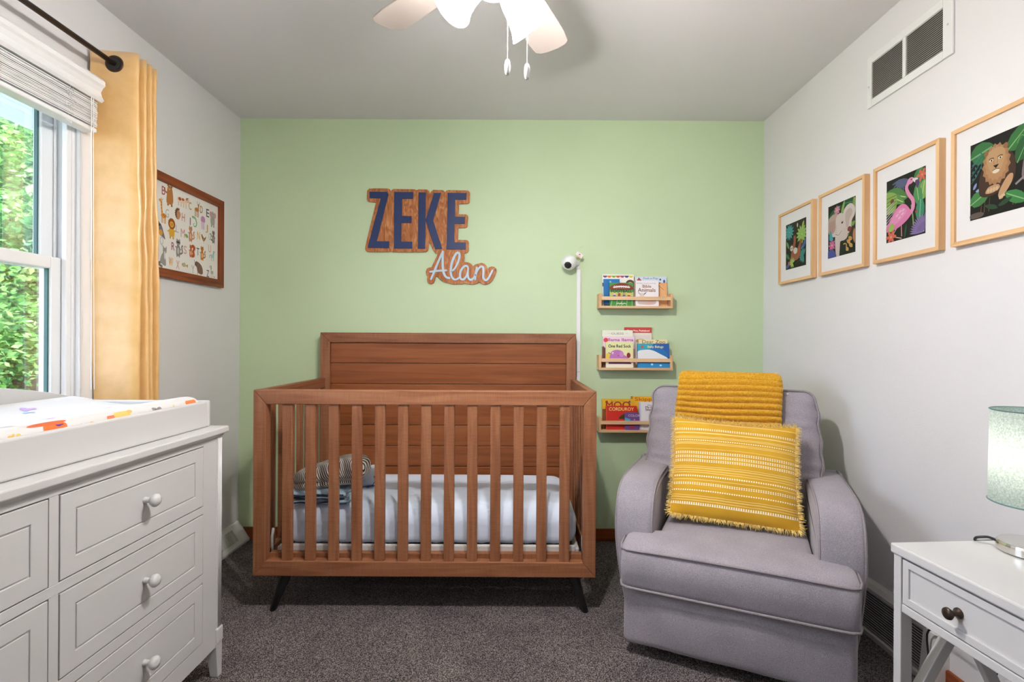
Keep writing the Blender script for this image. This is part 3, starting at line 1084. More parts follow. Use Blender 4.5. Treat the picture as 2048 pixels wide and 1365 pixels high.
obj('inner_ledge', MB().box(cx0 + fw, cx1 - fw, yf1 - .002, yf1 + .028, zb_ + .025, zb_ + ft + .022), 'crib_x', crib, bevel=.002)
sh_ = (zt_ - ft - zb_ - ft) / 2 + .003
slat_me = mesh_of(MB().box(-.0215, .0215, -.010, .010, -sh_, sh_), 'slat', 'crib_z')
for i in range(13):
    piece('slat', slat_me, crib, (-.9575 + i * .0975, (yf0 + yf1) / 2 - .004, (zt_ + zb_) / 2), bevel=.003)
# side panels
side_me = mesh_of(MB().box(-.009, .009, -.0215, .0215, -sh_ - .004, sh_ + .004), 'side_slat', 'crib_z')
for s_, xo in ((1, cx0), (-1, cx1)):
    xi = xo + s_ * .030
    a, b = min(xo, xi), max(xo, xi)
    obj('side_top_rail', MB().box(a, b, yf1, yh0, zt_ - .055, zt_ - .001), 'crib_y', crib, bevel=.003)
    obj('side_bottom_rail', MB().box(a, b, yf1, yh0, zb_ + .02, zb_ + .08), 'crib_y', crib, bevel=.003)
    for i in range(6):
        piece('side_slat', side_me, crib, ((a + b) / 2, yf1 + .092 + i * .0985, (zt_ + zb_) / 2), bevel=.002)
# headboard
hb0, hb1, hz0, hz1 = cx0, cx1, .150, 1.198
mitre('headboard_top_rail', [(hb0, hz1), (hb1, hz1), (hb1 - .054, hz1 - .056), (hb0 + .054, hz1 - .056)], yh0, yh1, 'crib_x', crib)
mitre('headboard_post', [(hb0, hz0), (hb0, hz1), (hb0 + .054, hz1 - .056), (hb0 + .054, hz0)], yh0, yh1, 'crib_z', crib)
mitre('headboard_post', [(hb1, hz0), (hb1 - .054, hz0), (hb1 - .054, hz1 - .056), (hb1, hz1)], yh0, yh1, 'crib_z', crib)
ph = .1165
pl_me = mesh_of(MB().box(-(hb1 - hb0) / 2 + .054, (hb1 - hb0) / 2 - .054, -.010, .010, -ph / 2 + .0012, ph / 2 - .0012), 'headboard_plank', 'crib_plank')
for i in range(8):
    piece('headboard_plank', pl_me, crib, ((hb0 + hb1) / 2, yh0 + .022, hz1 - .056 - ph * (i + .5)), bevel=.003)
obj('headboard_bottom_rail', MB().box(hb0 + .054, hb1 - .054, yh0, yh1, hz0, hz0 + .06), 'crib_x', crib, bevel=.003)
# legs
for s_, xo in ((-1, -.965), (1, .245)):
    for yy, d in ((2.185, -1), (2.86, 1)):
        n_ = 12
        mb = MB().tube([(xo, yy, .166), (xo + s_ * .010, yy + d * .003, .15), (xo + s_ * .062, yy + d * .012, .0)], [.0245, .0235, .0125], n_)
        obj('leg', mb, 'black_wood', crib, smooth=True, label='tapered black leg angled outwards')
# mattress support
mb = MB()
xs0, xs1 = cx0 + .058, cx1 - .058
mb.box(xs0 + .02, xs1 - .02, 2.211, 2.230, .226, .266)
mb.box(xs0 + .02, xs1 - .02, 2.230, 2.250, .226, .247)
mb.box(xs0 + .02, xs1 - .02, 2.82, 2.84, .220, .247)
mb.box(xs0, xs0 + .02, 2.235, 2.82, .220, .247)
mb.box(xs1 - .02, xs1, 2.235, 2.82, .220, .247)
obj('mattress_support', mb, 'register_grey', crib, bevel=.006)
mb = MB()
for i in range(13):
    x = xs0 + .06 + i * (xs1 - xs0 - .12) / 12
    mb.tube([(x, 2.23, .242), (x, 2.82, .242)], .004, 6)
obj('spring_wires', mb, 'register_grey', crib)
for xx in (xs0 - .012, xs1 + .012):
    obj('bracket', MB().tube([(xx, 2.22, .20), (xx, 2.215, .30), (xx + .006, 2.215, .335)], .006, 8), 'register_grey', crib, smooth=True)

# mattress with fitted sheet
def puff(p):
    x, y, z = p
    u = (x + .375) / .655
    v = (y - 2.53) / .295
    if z < .336:
        z = .336 - .087 * max(0, (.336 - z) / .087) ** .38
    if z > .36:
        z += .012 * (1 - u ** 4) * (1 - v ** 4)
    if z < .34 and y < 2.3:
        y += .004 * math.sin(x * 95) * (.34 - z) / .07
    if z < .285:
        k = (.285 - z) / .04
        y += .004 * k * (-v)
        x += -.004 * k * u
    return Vector((x, y, z))
mt = MB().rbox((-.375, 2.53, .336), (.655, .298, .087), .078, 8, 40, puff)
tag(obj('crib_mattress', mt, 'sheet', smooth=True), 'crib mattress in a smooth white fitted sheet', 'mattress')

# folded bedding on the mattress
zm = .434
def fold_cloth(name, x0, x1, y0, y1, z0, layers, th, m, trim, label):
    t = thing(name, label, 'blanket', ((x0 + x1) / 2, (y0 + y1) / 2, z0))
    for k in range(layers):
        dx, dy = random.uniform(-.008, .008), random.uniform(-.006, .006)
        zc = z0 + th * (k + .5)
        def wob(p, k=k):
            p.z += .003 * math.sin(p.x * 40 + k * 2) + .002 * math.sin(p.y * 55 + k)
            p.y += .004 * math.sin(p.x * 28 + k * 3)
            return p
        mb = MB().rbox(((x0 + x1) / 2 + dx, (y0 + y1) / 2 + dy, zc), ((x1 - x0) / 2, (y1 - y0) / 2, th / 2 - .0005), th * .48, 3, 10, wob)
        lay = obj('fold', mb, m, t, smooth=True)
        pts = [(x0 + dx + .01 + (x1 - x0 - .02) * i / 16, y0 + dy - .001 + .004 * math.sin((x0 + (x1 - x0) * i / 16) * 28 + k * 3), zc - th * .3 + .003 * math.sin(i * .8 + k)) for i in range(17)]
        obj('binding', MB().tube(pts, .0035, 6), trim, lay, smooth=True)
    return t
fold_cloth('folded_blanket', -.985, -.735, 2.245, 2.46, zm - .002, 3, .0175, 'light_blue_cloth', 'navy_trim', 'light blue folded blanket with dark edging in the crib')
t = thing('rolled_cloth', 'small pale blue cloth lying flat beside the folded blankets', 'cloth', (-.735, 2.535, zm), local=True)
mb = MB().rbox((0, 0, .045), (.07, .06, .045), .038, 4, 6, lambda p: Vector((p.x * (1 + .25 * (1 - p.z / .09)), p.y, p.z + .006 * math.sin(p.x * 50))))
obj('cloth', mb, 'pale_cloth', t, smooth=True)
obj('edge_seam', MB().tube([(.055, -.062, .062), (.062, -.064, .04), (.05, -.066, .018), (.02, -.066, .006)], .0018, 6), 'navy_trim', t)
zs = zm + .0515
def sw(p):
    x, y, z = p
    u = (x + .845) / .155
    z += .022 * u + .012 * math.sin(u * 2.6 + .6) * (1 if z > zs + .04 else .25)
    if z < zs + .055 and y < 2.30:
        y += .016 * math.exp(-((z - (zs + .036 + .008 * u)) / .008) ** 2)
    y += .006 * math.sin(u * 4)
    return Vector((x, y, z))
t = thing('striped_blanket', 'black and cream striped blanket folded on top of the blue one', 'blanket', (-.845, 2.35, zs))
mb = MB().rbox((-.838, 2.35, zs + .055), (.165, .095, .055), .05, 7, 14, sw)
obj('cloth', mb, 'striped_cloth', t, smooth=True)

# ================================================================== NAME SIGN
sg = thing('name_sign', 'layered wooden name sign with navy and pale blue letters above the crib', 'sign', (-.48, YB, 1.48))
K5 = 2.94 / 1020 / 5.6875
SX, SZ = -.9556, 2.1134                       # sign drawing origin on the wall (top left)
def S5(p, q, w):
    return (SX + p * K5, YB - w, SZ - q * K5)
outl = [(192, 185), (212, 160), (300, 157), (430, 158), (452, 170), (463, 188), (475, 172), (492, 163), (730, 166), (755, 177), (776, 166), (876, 168), (898, 182), (908, 215), (922, 188), (945, 170),
        (1048, 172), (1068, 182), (1078, 196), (1090, 182), (1108, 173), (1340, 176), (1360, 192), (1364, 215), (1360, 305), (1352, 320), (1335, 328), (1238, 330), (1236, 447), (1320, 449), (1338, 460), (1343, 480), (1338, 580), (1330, 596), (1312, 603), (1232, 606),
        (1228, 740), (1328, 742), (1346, 752), (1354, 772), (1352, 862), (1342, 882), (1322, 893), (1300, 898), (1306, 940), (1300, 992), (1345, 996), (1380, 1012), (1404, 1042), (1430, 1018), (1465, 1010), (1500, 1000), (1535, 1012), (1556, 1036), (1570, 1068), (1588, 1050),
        (1618, 1041), (1648, 1048), (1667, 1070), (1670, 1098), (1655, 1145), (1625, 1200), (1590, 1235), (1545, 1251), (1505, 1242), (1476, 1218), (1450, 1237), (1410, 1248), (1370, 1248), (1335, 1240), (1310, 1234), (1275, 1246), (1240, 1242), (1215, 1246), (1175, 1248), (1135, 1236), (1090, 1228),
        (1050, 1210), (1018, 1184), (1000, 1157), (978, 1160), (970, 1200), (955, 1235), (930, 1247), (902, 1240), (884, 1220), (880, 1190), (888, 1162), (870, 1140), (864, 1105), (874, 1072), (900, 1058), (928, 1055),
        (1000, 900), (972, 890), (952, 868), (908, 776), (900, 776), (894, 845), (884, 868), (862, 880), (765, 884), (738, 878), (715, 884), (490, 883), (462, 874), (440, 882), (205, 883), (182, 874), (170, 850), (174, 815), (292, 320), (220, 313), (200, 304), (191, 285)]
obj('backing_board', MB().prism(list(reversed(outl)), .002, .011, S5), 'ply', sg, bevel=.0012)
K4 = 2.94 / 1020 / 8.5333
def S4(p, q, w):
    return (SX + 20 * 2.94 / 1020 + p * K4, YB - w, SZ - 15 * 2.94 / 1020 - q * K4)
letters = {
    'letter_z': [(163, 170), (462, 172), (484, 215), (290, 1016), (502, 1018), (500, 1132), (140, 1130), (143, 1085), (352, 283), (163, 281)],
    'letter_e': [(582, 172), (908, 174), (906, 288), (716, 288), (716, 580), (882, 585), (880, 702), (708, 700), (706, 1020), (896, 1022), (895, 1138), (580, 1136)],
    'letter_k': [(1000, 176), (1122, 178), (1122, 640), (1262, 184), (1384, 184), (1250, 655), (1408, 1142), (1284, 1142), (1122, 660), (1114, 1140), (992, 1140)],
    'letter_e.001': [(1496, 182), (1818, 184), (1816, 300), (1624, 300), (1622, 590), (1792, 592), (1790, 712), (1616, 710), (1614, 1028), (1808, 1032), (1804, 1150), (1482, 1148)]}
for nm, pts in letters.items():
    obj(nm.split('.')[0], MB().prism(list(reversed(pts)), .011, .016, S4), 'navy', sg, bevel=.0008, label='navy painted block letter')
KA = 2.94 / 1020 / 12.8
def SA(p, q, w):
    return Vector((SX + 140 * 2.94 / 1020 + p * KA, YB - w, SZ - 140 * 2.94 / 1020 - q * KA))
def script(name, strokes):
    mb = MB()
    for si, (pts, w) in enumerate(strokes):
        zt2 = .0155 + .0006 * si
        pp = crom([tuple(map(float, p)) for p in pts], 6, False) if len(pts) > 2 else [tuple(p) for p in pts]
        # a flat ribbon with rounded ends
        k = len(pp)
        L, Q = [], []
        for i in range(k):
            a, b = pp[max(i - 1, 0)], pp[min(i + 1, k - 1)]
            dx, dy = b[0] - a[0], b[1] - a[1]
            l = math.hypot(dx, dy) or 1
            ww = (w[0] + (w[1] - w[0]) * math.sin(math.pi * i / (k - 1))) / 2
            L.append((pp[i][0] - dy / l * ww, pp[i][1] + dx / l * ww))
            Q.append((pp[i][0] + dy / l * ww, pp[i][1] - dx / l * ww))
        cols = [L, Q]
        V = [SA(x, y, zt2) for x, y in L] + [SA(x, y, zt2) for x, y in Q] + [SA(x, y, .011) for x, y in L] + [SA(x, y, .011) for x, y in Q]
        fs = []
        for i in range(k - 1):
            fs.append((i, i + 1, k + i + 1, k + i))
            fs.append((i, 2 * k + i, 2 * k + i + 1, i + 1))
            fs.append((k + i, k + i + 1, 3 * k + i + 1, 3 * k + i))
        mb.add(V, fs)
        for e in (0, k - 1):
            cxp, cyp = pp[e]
            rr = w[0] / 2
            disc = [(cxp + rr * math.cos(2 * math.pi * j / 16), cyp + rr * math.sin(2 * math.pi * j / 16)) for j in range(16)]
            mb.prism(list(reversed(disc)), .011, zt2 - .0001, SA)
    return obj(name, mb, 'pale_blue', sg, label='pale blue script letter')
script('letter_a', [([(292, 888), (380, 680), (480, 430), (588, 185)], (46, 54)), ([(590, 180), (588, 400), (596, 620), (630, 760), (690, 840), (760, 858)], (50, 56)), ([(268, 700), (450, 676), (684, 662)], (44, 50))])
script('letter_l', [([(806, 700), (900, 610), (985, 440), (1020, 280), (1000, 216), (945, 220), (880, 320), (815, 500), (798, 700), (822, 820), (880, 888), (950, 890), (1010, 845)], (40, 58))])
script('letter_a', [([(1246, 620), (1220, 555), (1160, 548), (1090, 610), (1040, 720), (1040, 850), (1090, 892), (1150, 870), (1210, 780), (1240, 660)], (44, 54)), ([(1240, 620), (1232, 760), (1256, 866), (1320, 900), (1385, 850), (1430, 760)], (44, 54))])
script('letter_n', [([(1466, 585), (1440, 730), (1422, 890)], (44, 54)), ([(1430, 800), (1480, 660), (1560, 566), (1622, 575), (1634, 700), (1630, 840), (1690, 908), (1760, 860), (1820, 750), (1868, 652)], (42, 54))])

# ================================================================== NURSERY CAMERA AND RACEWAY
cmr = thing('nursery_camera', 'white ball shaped nursery camera on the green wall', 'camera', (.31, 2.90, 1.60))
cc = Vector((.305, 2.892, 1.602))
mb = MB()
mb.lathe([(.002, -.044), (.014, -.0415), (.027, -.0345), (.037, -.0235), (.0425, -.011), (.044, 0), (.0425, .011), (.037, .0235), (.027, .0345), (.014, .0415), (.002, .044)], 28, Matrix.Translation(cc))
obj('ball', mb, 'white_plastic', cmr, smooth=True)
ld_ = Vector((-.28, -.82, -.52)).normalized()
M = Matrix.Translation(cc + ld_ * .0375) @ ld_.to_track_quat('Z', 'Y').to_matrix().to_4x4()
ln = obj('lens_window', MB().lathe([(.021, -.004), (.021, .0005), (.017, .004), (.004, .0068)], 24, M), 'black_plastic', cmr, smooth=True)
obj('mount', MB().tube([cc + Vector((.02, .012, .004)), (.352, 2.93, 1.60), (.360, YB - .004, 1.598)], [.014, .010, .011], 12), 'white_plastic', cmr, smooth=True)
obj('wall_plate', MB().box(.350, .372, YB - .012, YB, 1.572, 1.612), 'white_plastic', cmr, bevel=.003)
obj('cable', MB().tube([(.362, YB - .012, 1.605), (.372, YB - .022, 1.622), (.380, YB - .012, 1.640), (.384, YB - .006, 1.655)], .0016, 6), 'white_plastic', cmr)
tg = thing('paper_tag', 'small yellow and white paper tag hung above the nursery camera', 'tag', (.365, 2.905, 1.648), (R(8), R(33), R(-6)), local=True)
obj('card', MB().box(-.021, .021, -.002, .002, -.011, .011), 'paper', tg, bevel=.0005)
obj('card_edge', MB().box(-.022, .022, -.0045, .0, -.0145, -.010), 'pine_x', tg)
p_ = Pr().at(-.021, -.011)
p_.ell(.021, .013, .005, .004, '#c46a4a').stroke([(.012, .006), (.022, .004), (.032, .007)], .0012, '#7c6a3a')
p_.put('print', tg, (0, -.002, 0), (1, 0, 0), (0, 0, 1), (0, -1, 0))
obj('wire', MB().tube([(-.014, .004, .010), (-.022, .006, .03), (-.012, .01, .052)], .0007, 5), 'steel_grey', tg)
rw = thing('cable_raceway', 'slim white cable raceway running down the green wall', 'raceway', (.366, YB, .1))
for nm, z0, z1, g in (('channel', .98, 1.572, 0), ('channel', .10, .978, 0)):
    obj(nm, MB().box(.355, .377, YB - .013, YB, z0, z1), 'white_plastic', rw, bevel=.002)
obj('joint_cover', MB().box(.3535, .3785, YB - .0145, YB, 1.135, 1.160), 'white_plastic', rw, bevel=.002)

# ================================================================== SHELVES AND BOOKS
def shelf(z0, label):
    x0, x1 = .4735, .8885
    t = thing('book_ledge', label, 'shelf', ((x0 + x1) / 2, YB, z0), group='wooden book ledges on the green wall')
    yf, yb = 2.870, YB - .001
    obj('base', MB().box(x0, x1, yf, yb, z0, z0 + .013), 'pine_x', t, bevel=.001)
    for a in (x0, x1 - .013):
        obj('side', MB().prism([(yf, z0 + .013), (yf + .012, z0 + .084), (yb, z0 + .084), (yb, z0 + .013)] if False else [(yf, z0 + .013), (yf, z0 + .084), (yb, z0 + .084), (yb, z0 + .013)], a, a + .013, lambda p, q, w: (w, p, q)), 'pine_z', t, bevel=.001)
    obj('front_bar', MB().box(x0 + .013, x1 - .013, yf, yf + .009, z0 + .046, z0 + .066), 'pine_x', t, bevel=.001)
    obj('back_bar', MB().box(x0 + .013, x1 - .013, yb - .008, yb, z0 + .046, z0 + .070), 'pine_x', t, bevel=.001)
    return z0 + .013
zs1 = shelf(1.343, 'top wooden book ledge beside the nursery camera')
zs2 = shelf(.994, 'middle wooden book ledge on the green wall')
zs3 = shelf(.642, 'lowest wooden book ledge partly hidden by the armchair')

def book(label, x0, x1, z0, h, y, th, lean, spine, art, turn=0.0, back=None, rounded=.004):
    """leaning picture book facing the room; art(Pr, w, h) draws the cover"""
    w = x1 - x0
    t = thing('picture_book', label, 'book', ((x0 + x1) / 2, y, z0 + .0005), (R(-lean), 0, R(turn)), group='picture books on the ledges', local=True)
    cm_ = 'cover_' + spine.lstrip('#')
    if cm_ not in MATS:
        mat(cm_, hx(spine), 0.4, vary=0.02)
    r = rounded
    def rr(w, h, r):
        pts = []
        for cx, cy, a0 in ((w / 2 - r, h - r, 0), (-w / 2 + r, h - r, 90), (-w / 2 + r, r, 180), (w / 2 - r, r, 270)):
            for k in range(4):
                a = R(a0 + 30 * k)
                pts.append((cx + r * math.cos(a), cy + r * math.sin(a)))
        return pts
    P = rr(w, h, r)
    cv = MB().prism(P, 0, .0018, lambda p, q, ww: (p, ww, q))
    cv.prism(P, th - .0018, th, lambda p, q, ww: (p, ww, q))
    cv.box(-w / 2, -w / 2 + .0016, 0, th, .001, h - .001)
    c = obj('cover', cv, cm_, t)
    obj('pages', MB().box(-w / 2 + .0017, w / 2 - .002, .0019, th - .0019, .002, h - .002), 'pages', t)
    p = Pr()
    p.poly([(a + w / 2, b) for a, b in P], spine)
    p.clip = (0, 0, w, h)
    art(p, w, h)
    p.put('cover_print', c, (-w / 2, 0, 0), (1, 0, 0), (0, 0, 1), (0, -1, 0))
    return t
PXM = 2.92 / 1020
def bx(u):
    return (u - 1030 - .35) * PXM
# top ledge -------------------------------------------------
def art_dots(p, w, h):
    for i, c in enumerate(('#7a3f7e', '#e07a2c', '#8fae2c', '#c9603a', '#b03a7e', '#2f4064', '#d8c34a')):
        a = w * (.09 + .137 * i)
        p.poly([(a - .0125 * 1.0, h * .965)] + [(a + .0125 * math.cos(R(q)), h * .965 + .0125 * math.sin(R(q))) for q in range(180, 361, 20)], c)
    for i in range(26):
        p.ell(w * random.random(), h * random.uniform(.5, .86), .0016, .0016, random.choice(('#c9603a', '#7a3f7e', '#5d7f3a', '#999999')), 0, 6)
    p.ell(w * .88, h * .70, .026, .026, '#5a3420')
    p.ell(w * .88, h * .665, .020, .018, '#e8d3b0')
    p.poly([(0, h * .74), (w * .35, h * .74), (w * .25, h * .62), (0, h * .62)], '#5c2f44')
    p.stroke([(w * .62, h * .5), (w * .75, h * .55), (w * .8, h * .45)], .003, '#8ab7b4')
book('white picture book with coloured bunting dots at the left of the top ledge', bx(1205.5), bx(1269), zs1, .187, 2.921, .010, 7, '#f0efe6', art_dots)
def art_blue(p, w, h):
    p.poly([(0, 0), (w, 0), (w, h), (0, h)], '#1272b4')
    p.text('B', w * .38, h * .84, .020, '#bcd8e6')
    p.poly([(0, h * .12), (w, h * .02), (w, 0), (0, 0)], '#17344f')
book('bright blue book half hidden behind the football book', bx(1207), bx(1239), zs1, .158, 2.906, .009, 6, '#1272b4', art_blue)
def art_foot(p, w, h):
    p.poly([(0, h * .42), (w, h * .42), (w, h * .6), (0, h * .6)], '#b9bd6c')
    p.poly([(0, 0), (w, 0), (w, h * .42), (0, h * .42)], '#3f8f38')
    p.blob([(w * .02, h * .70), (w * .08, h * .87), (w * .5, h * .985), (w * .92, h * .87), (w * .98, h * .70), (w * .5, h * .70)], '#7d2b20')
    p.stroke([(w * .15, h * .80), (w * .5, h * .84), (w * .85, h * .80)], .007, '#e9e4da')
    for i in range(9):
        a = w * (.2 + .075 * i)
        p.stroke([(a, h * .76), (a, h * .88)], .003, '#e9e4da')
    p.text('FOOTBALL', w * .07, h * .575, .024, '#2c1714', width=w * .86, bold=.0005)
    for i, c in enumerate(('#e7b9a0', '#8a4c2c', '#c68a5e', '#e0b072')):
        p.ell(w * (.2 + .2 * i), h * .50, .008, .007, c)
        p.ell(w * (.2 + .2 * i), h * .40, .010, .010, ('#2b5fa0', '#c43a2e', '#2b5fa0', '#c43a2e')[i])
    for i in range(5):
        p.stroke([(w * (.05 + .22 * i), 0), (w * (.13 + .2 * i), h * .36)], .0016, '#e8efe0')
    p.stroke([(w * .3, h * .08), (w * .36, h * .13), (w * .42, h * .08), (w * .48, h * .13), (w * .54, h * .08), (w * .6, h * .12), (w * .68, h * .09)], .003, '#f2f2ea')
book('football picture book with a brown ball on a green field', bx(1217), bx(1264.5), zs1, .133, 2.884, .012, 4, '#3f8f38', art_foot)
def art_flap1(p, w, h):
    p.poly([(0, h * .80), (w, h * .80), (w, h), (0, h)], '#cfdcea')
    p.poly([(w * .05, h * .86), (w * .22, h * .86), (w * .13, h * .97)], '#b0434a')
    p.text('Peek-a-Flap', w * .27, h * .91, .017, '#53689a', width=w * .46)
    p.ell(w * .8, h * .90, .005, .006, '#33487c')
    p.ell(w * .92, h * .84, .006, .010, '#3a57b0')
    p.blob([(w * .45, 0), (w * .5, h * .4), (w * .55, h * .7), (w * .7, h * .80), (w * .86, h * .7), (w * .95, h * .4), (w * .92, 0)], '#f0bb84')
    p.ell(w * .64, h * .76, .016, .009, '#e8943a')
    p.stroke([(w * .72, h * .73), (w * .9, h * .55)], .003, '#c8742c')
    p.stroke([(w * .62, h * .74), (w * .62, h * .3), (w * .5, h * .05)], .003, '#d98a3c')
    for i in range(5):
        p.ell(w * (.3 + .12 * i), h * .785, .005, .003, '#3f3428')
book('orange and pale blue flap book at the right of the top ledge', bx(1271), bx(1335), zs1, .176, 2.921, .014, 7, '#efb07a', art_flap1)
def art_bible(p, w, h):
    p.text('50 Baby Touch and Feel', w * .08, h * .87, .010, '#9a8fa8', width=w * .8)
    p.text('Bible', w * .33, h * .72, .024, '#96603a', width=w * .36, bold=.0005)
    p.text('Animals', w * .13, h * .56, .030, '#8b5a38', width=w * .74, bold=.0006)
    p.blob([(w * .12, h * .1), (w * .2, h * .3), (w * .4, h * .36), (w * .7, h * .34), (w * .88, h * .22), (w * .84, h * .08), (w * .5, h * .05)], '#cdb9b0')
    p.ell(w * .3, h * .42, .012, .014, '#d9cbc6')
    p.leaf(w * .26, h * .44, .024, .007, 140, '#b8a7b4')
    p.leaf(w * .36, h * .44, .024, .007, 40, '#7c7484')
    p.ell(w * .62, h * .16, .02, .012, '#d8b0a8')
    p.poly([(0, 0), (w * .035, 0), (w * .035, h), (0, h)], '#b79a7a')
book('white animals picture book in front on the top ledge', bx(1267), bx(1314), zs1, .146, 2.884, .020, 4, '#ece8ec', art_bible)
# middle ledge ----------------------------------------------
def art_guess(p, w, h):
    p.text('GUESS', w * .30, h * .88, .017, '#6f7d6e', width=w * .40)
    p.stroke([(w * .19, h * .9), (w * .24, h * .92), (w * .27, h * .9)], .0015, '#c9a58a')
    p.stroke([(w * .76, h * .9), (w * .8, h * .92), (w * .84, h * .9)], .0015, '#c9a58a')
    p.poly([(0, 0), (w, 0), (w, h * .55), (0, h * .55)], '#7c4238')
book('cream guessing book with grey title at the back of the middle ledge', bx(1205), bx(1267), zs2, .214, 2.916, .008, 5, '#e6e8d8', art_guess)
def art_llama(p, w, h):
    p.ell(w * .09, h * .88, .013, .013, '#d83a48')
    p.text('llama llama', w * .17, h * .845, .024, '#a0489c', width=w * .80, bold=.0006)
    p.poly([(0, 0), (w, 0), (w, h * .6), (0, h * .6)], '#c98a7e')
    p.poly([(0, 0), (w * .08, 0), (w * .08, h * .6), (0, h * .7)], '#6e3a34')
book('pink book with a purple two word title on the middle ledge', bx(1206), bx(1268.5), zs2, .178, 2.902, .009, 5, '#ecd2dc', art_llama)
def art_sock(p, w, h):
    p.poly([(0, 0), (w, 0), (w, h * .22), (0, h * .22)], '#ece6cf')
    p.blob([(0, h * .25), (0, h * .5), (w * .15, h * .56), (w * .25, h * .3)], '#e3c84a')
    p.text('One Red Sock', w * .10, h * .78, .024, '#1d1a1a', width=w * .82, bold=.0006)
    p.blob([(w * .18, h * .2), (w * .18, h * .55), (w * .28, h * .66), (w * .45, h * .69), (w * .62, h * .62), (w * .66, h * .5), (w * .8, h * .4), (w * .86, h * .2)], '#b973b8')
    p.ell(w * .58, h * .52, .012, .016, '#c68ac4')
    p.ell(w * .26, h * .56, .005, .006, '#f4f0ee')
    p.ell(w * .265, h * .55, .0022, .003, '#201820')
    p.ell(w * .46, h * .46, .002, .004, '#3c2038')
    p.stroke([(w * .18, h * .54), (w * .1, h * .58)], .004, '#7d4a86')
    p.ell(w * .83, h * .48, .011, .015, '#7e1422')
    p.poly([(w * .1, h * .14), (w * .92, h * .14), (w * .92, h * .2), (w * .1, h * .24)], '#6d3a6e')
book('yellow green book with a purple animal at the front of the middle ledge', bx(1210), bx(1264.5), zs2, .146, 2.884, .012, 4, '#dfe0a4', art_sock)
def art_moo(p, w, h):
    p.poly([(0, 0), (w, 0), (w, h * .86), (0, h * .86)], '#e8dccf')
    p.text('Moo, Moo, Peekaboo!', w * .1, h * .895, .015, '#f6ece6', width=w * .82, bold=.0004)
    p.poly([(w * .1, h * .3), (w * .94, h * .3), (w * .94, h * .8), (w * .1, h * .8)], '#dcd3d2')
    p.ell(w * .6, h * .66, .03, .012, '#c8935c')
book('tall red topped farm book standing in the middle ledge', bx(1251), bx(1306), zs2, .231, 2.932, .007, 4, '#c8453e', art_moo)
def art_zoo(p, w, h):
    p.text('Dear Zoo', w * .12, h * .86, .028, '#5c4a2c', width=w * .8)
    p.ell(w * .5, h * .4, .03, .04, '#c78b3c')
book('cream book with a dark brown title behind the blue book', bx(1278), bx(1335.5), zs2, .161, 2.909, .010, 5, '#e9dca8', art_zoo)
def art_whale(p, w, h):
    p.poly([(0, h * .4), (w * .35, h * .45), (w * .5, h), (0, h)], '#2fa6bf')
    p.blob([(w * .35, h * .5), (w * .5, h * .95), (w * .7, h * .9), (w * .98, h * .5), (w * .8, h * .45)], '#1f6fb4')
    p.text('Baby Beluga', w * .32, h * .83, .017, '#e7d9a0', width=w * .50, bold=.0004)
    p.ell(w * .15, h * .86, .0085, .0085, '#b05a5e')
    p.blob([(0, h * .30), (0, h * .66), (w * .2, h * .74), (w * .45, h * .73), (w * .7, h * .58), (w * .95, h * .38), (w * .6, h * .34)], '#e4e6ea')
    p.poly([(0, 0), (w, 0), (w, h * .24), (0, h * .3)], '#2787c4')
    p.ell(w * .45, h * .14, .007, .006, '#bfe0ee')
    p.ell(w * .72, h * .10, .007, .005, '#bfe0ee')
book('blue ocean book with a white whale at the front right of the middle ledge', bx(1273), bx(1336), zs2, .137, 2.884, .010, 4, '#1c5ca8', art_whale)
# lowest ledge ----------------------------------------------
def art_moo2(p, w, h):
    p.text('Peek-a-Flap', w * .28, h * .895, .015, '#7d8a3a', width=w * .45)
    p.ell(w * .14, h * .895, .008, .007, '#a8481c', 30)
    p.ell(w * .88, h * .90, .006, .006, '#4a5f72')
    p.text('MOO', w * .12, h * .70, .050, '#a5301e', width=w * .78, bold=.0014)
    p.poly([(0, 0), (w * .1, 0), (w * .1, h * .66), (0, h * .66)], '#8a4a1e')
book('yellow flap book with big red letters on the lowest ledge', bx(1206), bx(1268), zs3, .172, 2.912, .018, 6, '#e6b41e', art_moo2, rounded=.012)
def art_cord(p, w, h):
    p.text('CORDUROY', w * .10, h * .80, .026, '#f2d87e', width=w * .80, bold=.0005)
    p.poly([(0, 0), (w * .03, 0), (w * .03, h), (0, h)], '#d8503a')
    p.blob([(w * .42, h * .46), (w * .5, h * .6), (w * .62, h * .66), (w * .74, h * .58), (w * .8, h * .46)], '#3f3f22')
book('red picture book with a thin yellow title on the lowest ledge', bx(1211.5), bx(1273), zs3, .134, 2.890, .012, 4, '#cf2a1c', art_cord)
def art_color(p, w, h):
    p.text('COLORS', w * .24, h * .76, .019, '#e8d8dc', width=w * .9)
    p.poly([(0, h * .36), (w * .3, h * .45), (w * .4, h * .62), (0, h * .72)], '#4aa6c4')
    p.ell(w * .5, h * .18, .014, .012, '#b0305a')
    p.ell(w * .66, h * .6, .004, .004, '#e08a4a')
book('small purple board book at the front of the lowest ledge', bx(1248), bx(1277), zs3, .098, 2.8815, .007, 2, '#6f4a8e', art_color, rounded=.008)
def art_skip(p, w, h):
    p.text('Skippyjon', w * .12, h * .86, .028, '#b8541c', width=w * .95, bold=.0005)
    p.poly([(0, 0), (w * .05, 0), (w * .05, h), (0, h)], '#a87c2a')
book('yellow and orange tall book tucked behind the white storybook', bx(1264.5), bx(1330), zs3, .186, 2.920, .010, 6, '#eab52c', art_skip)
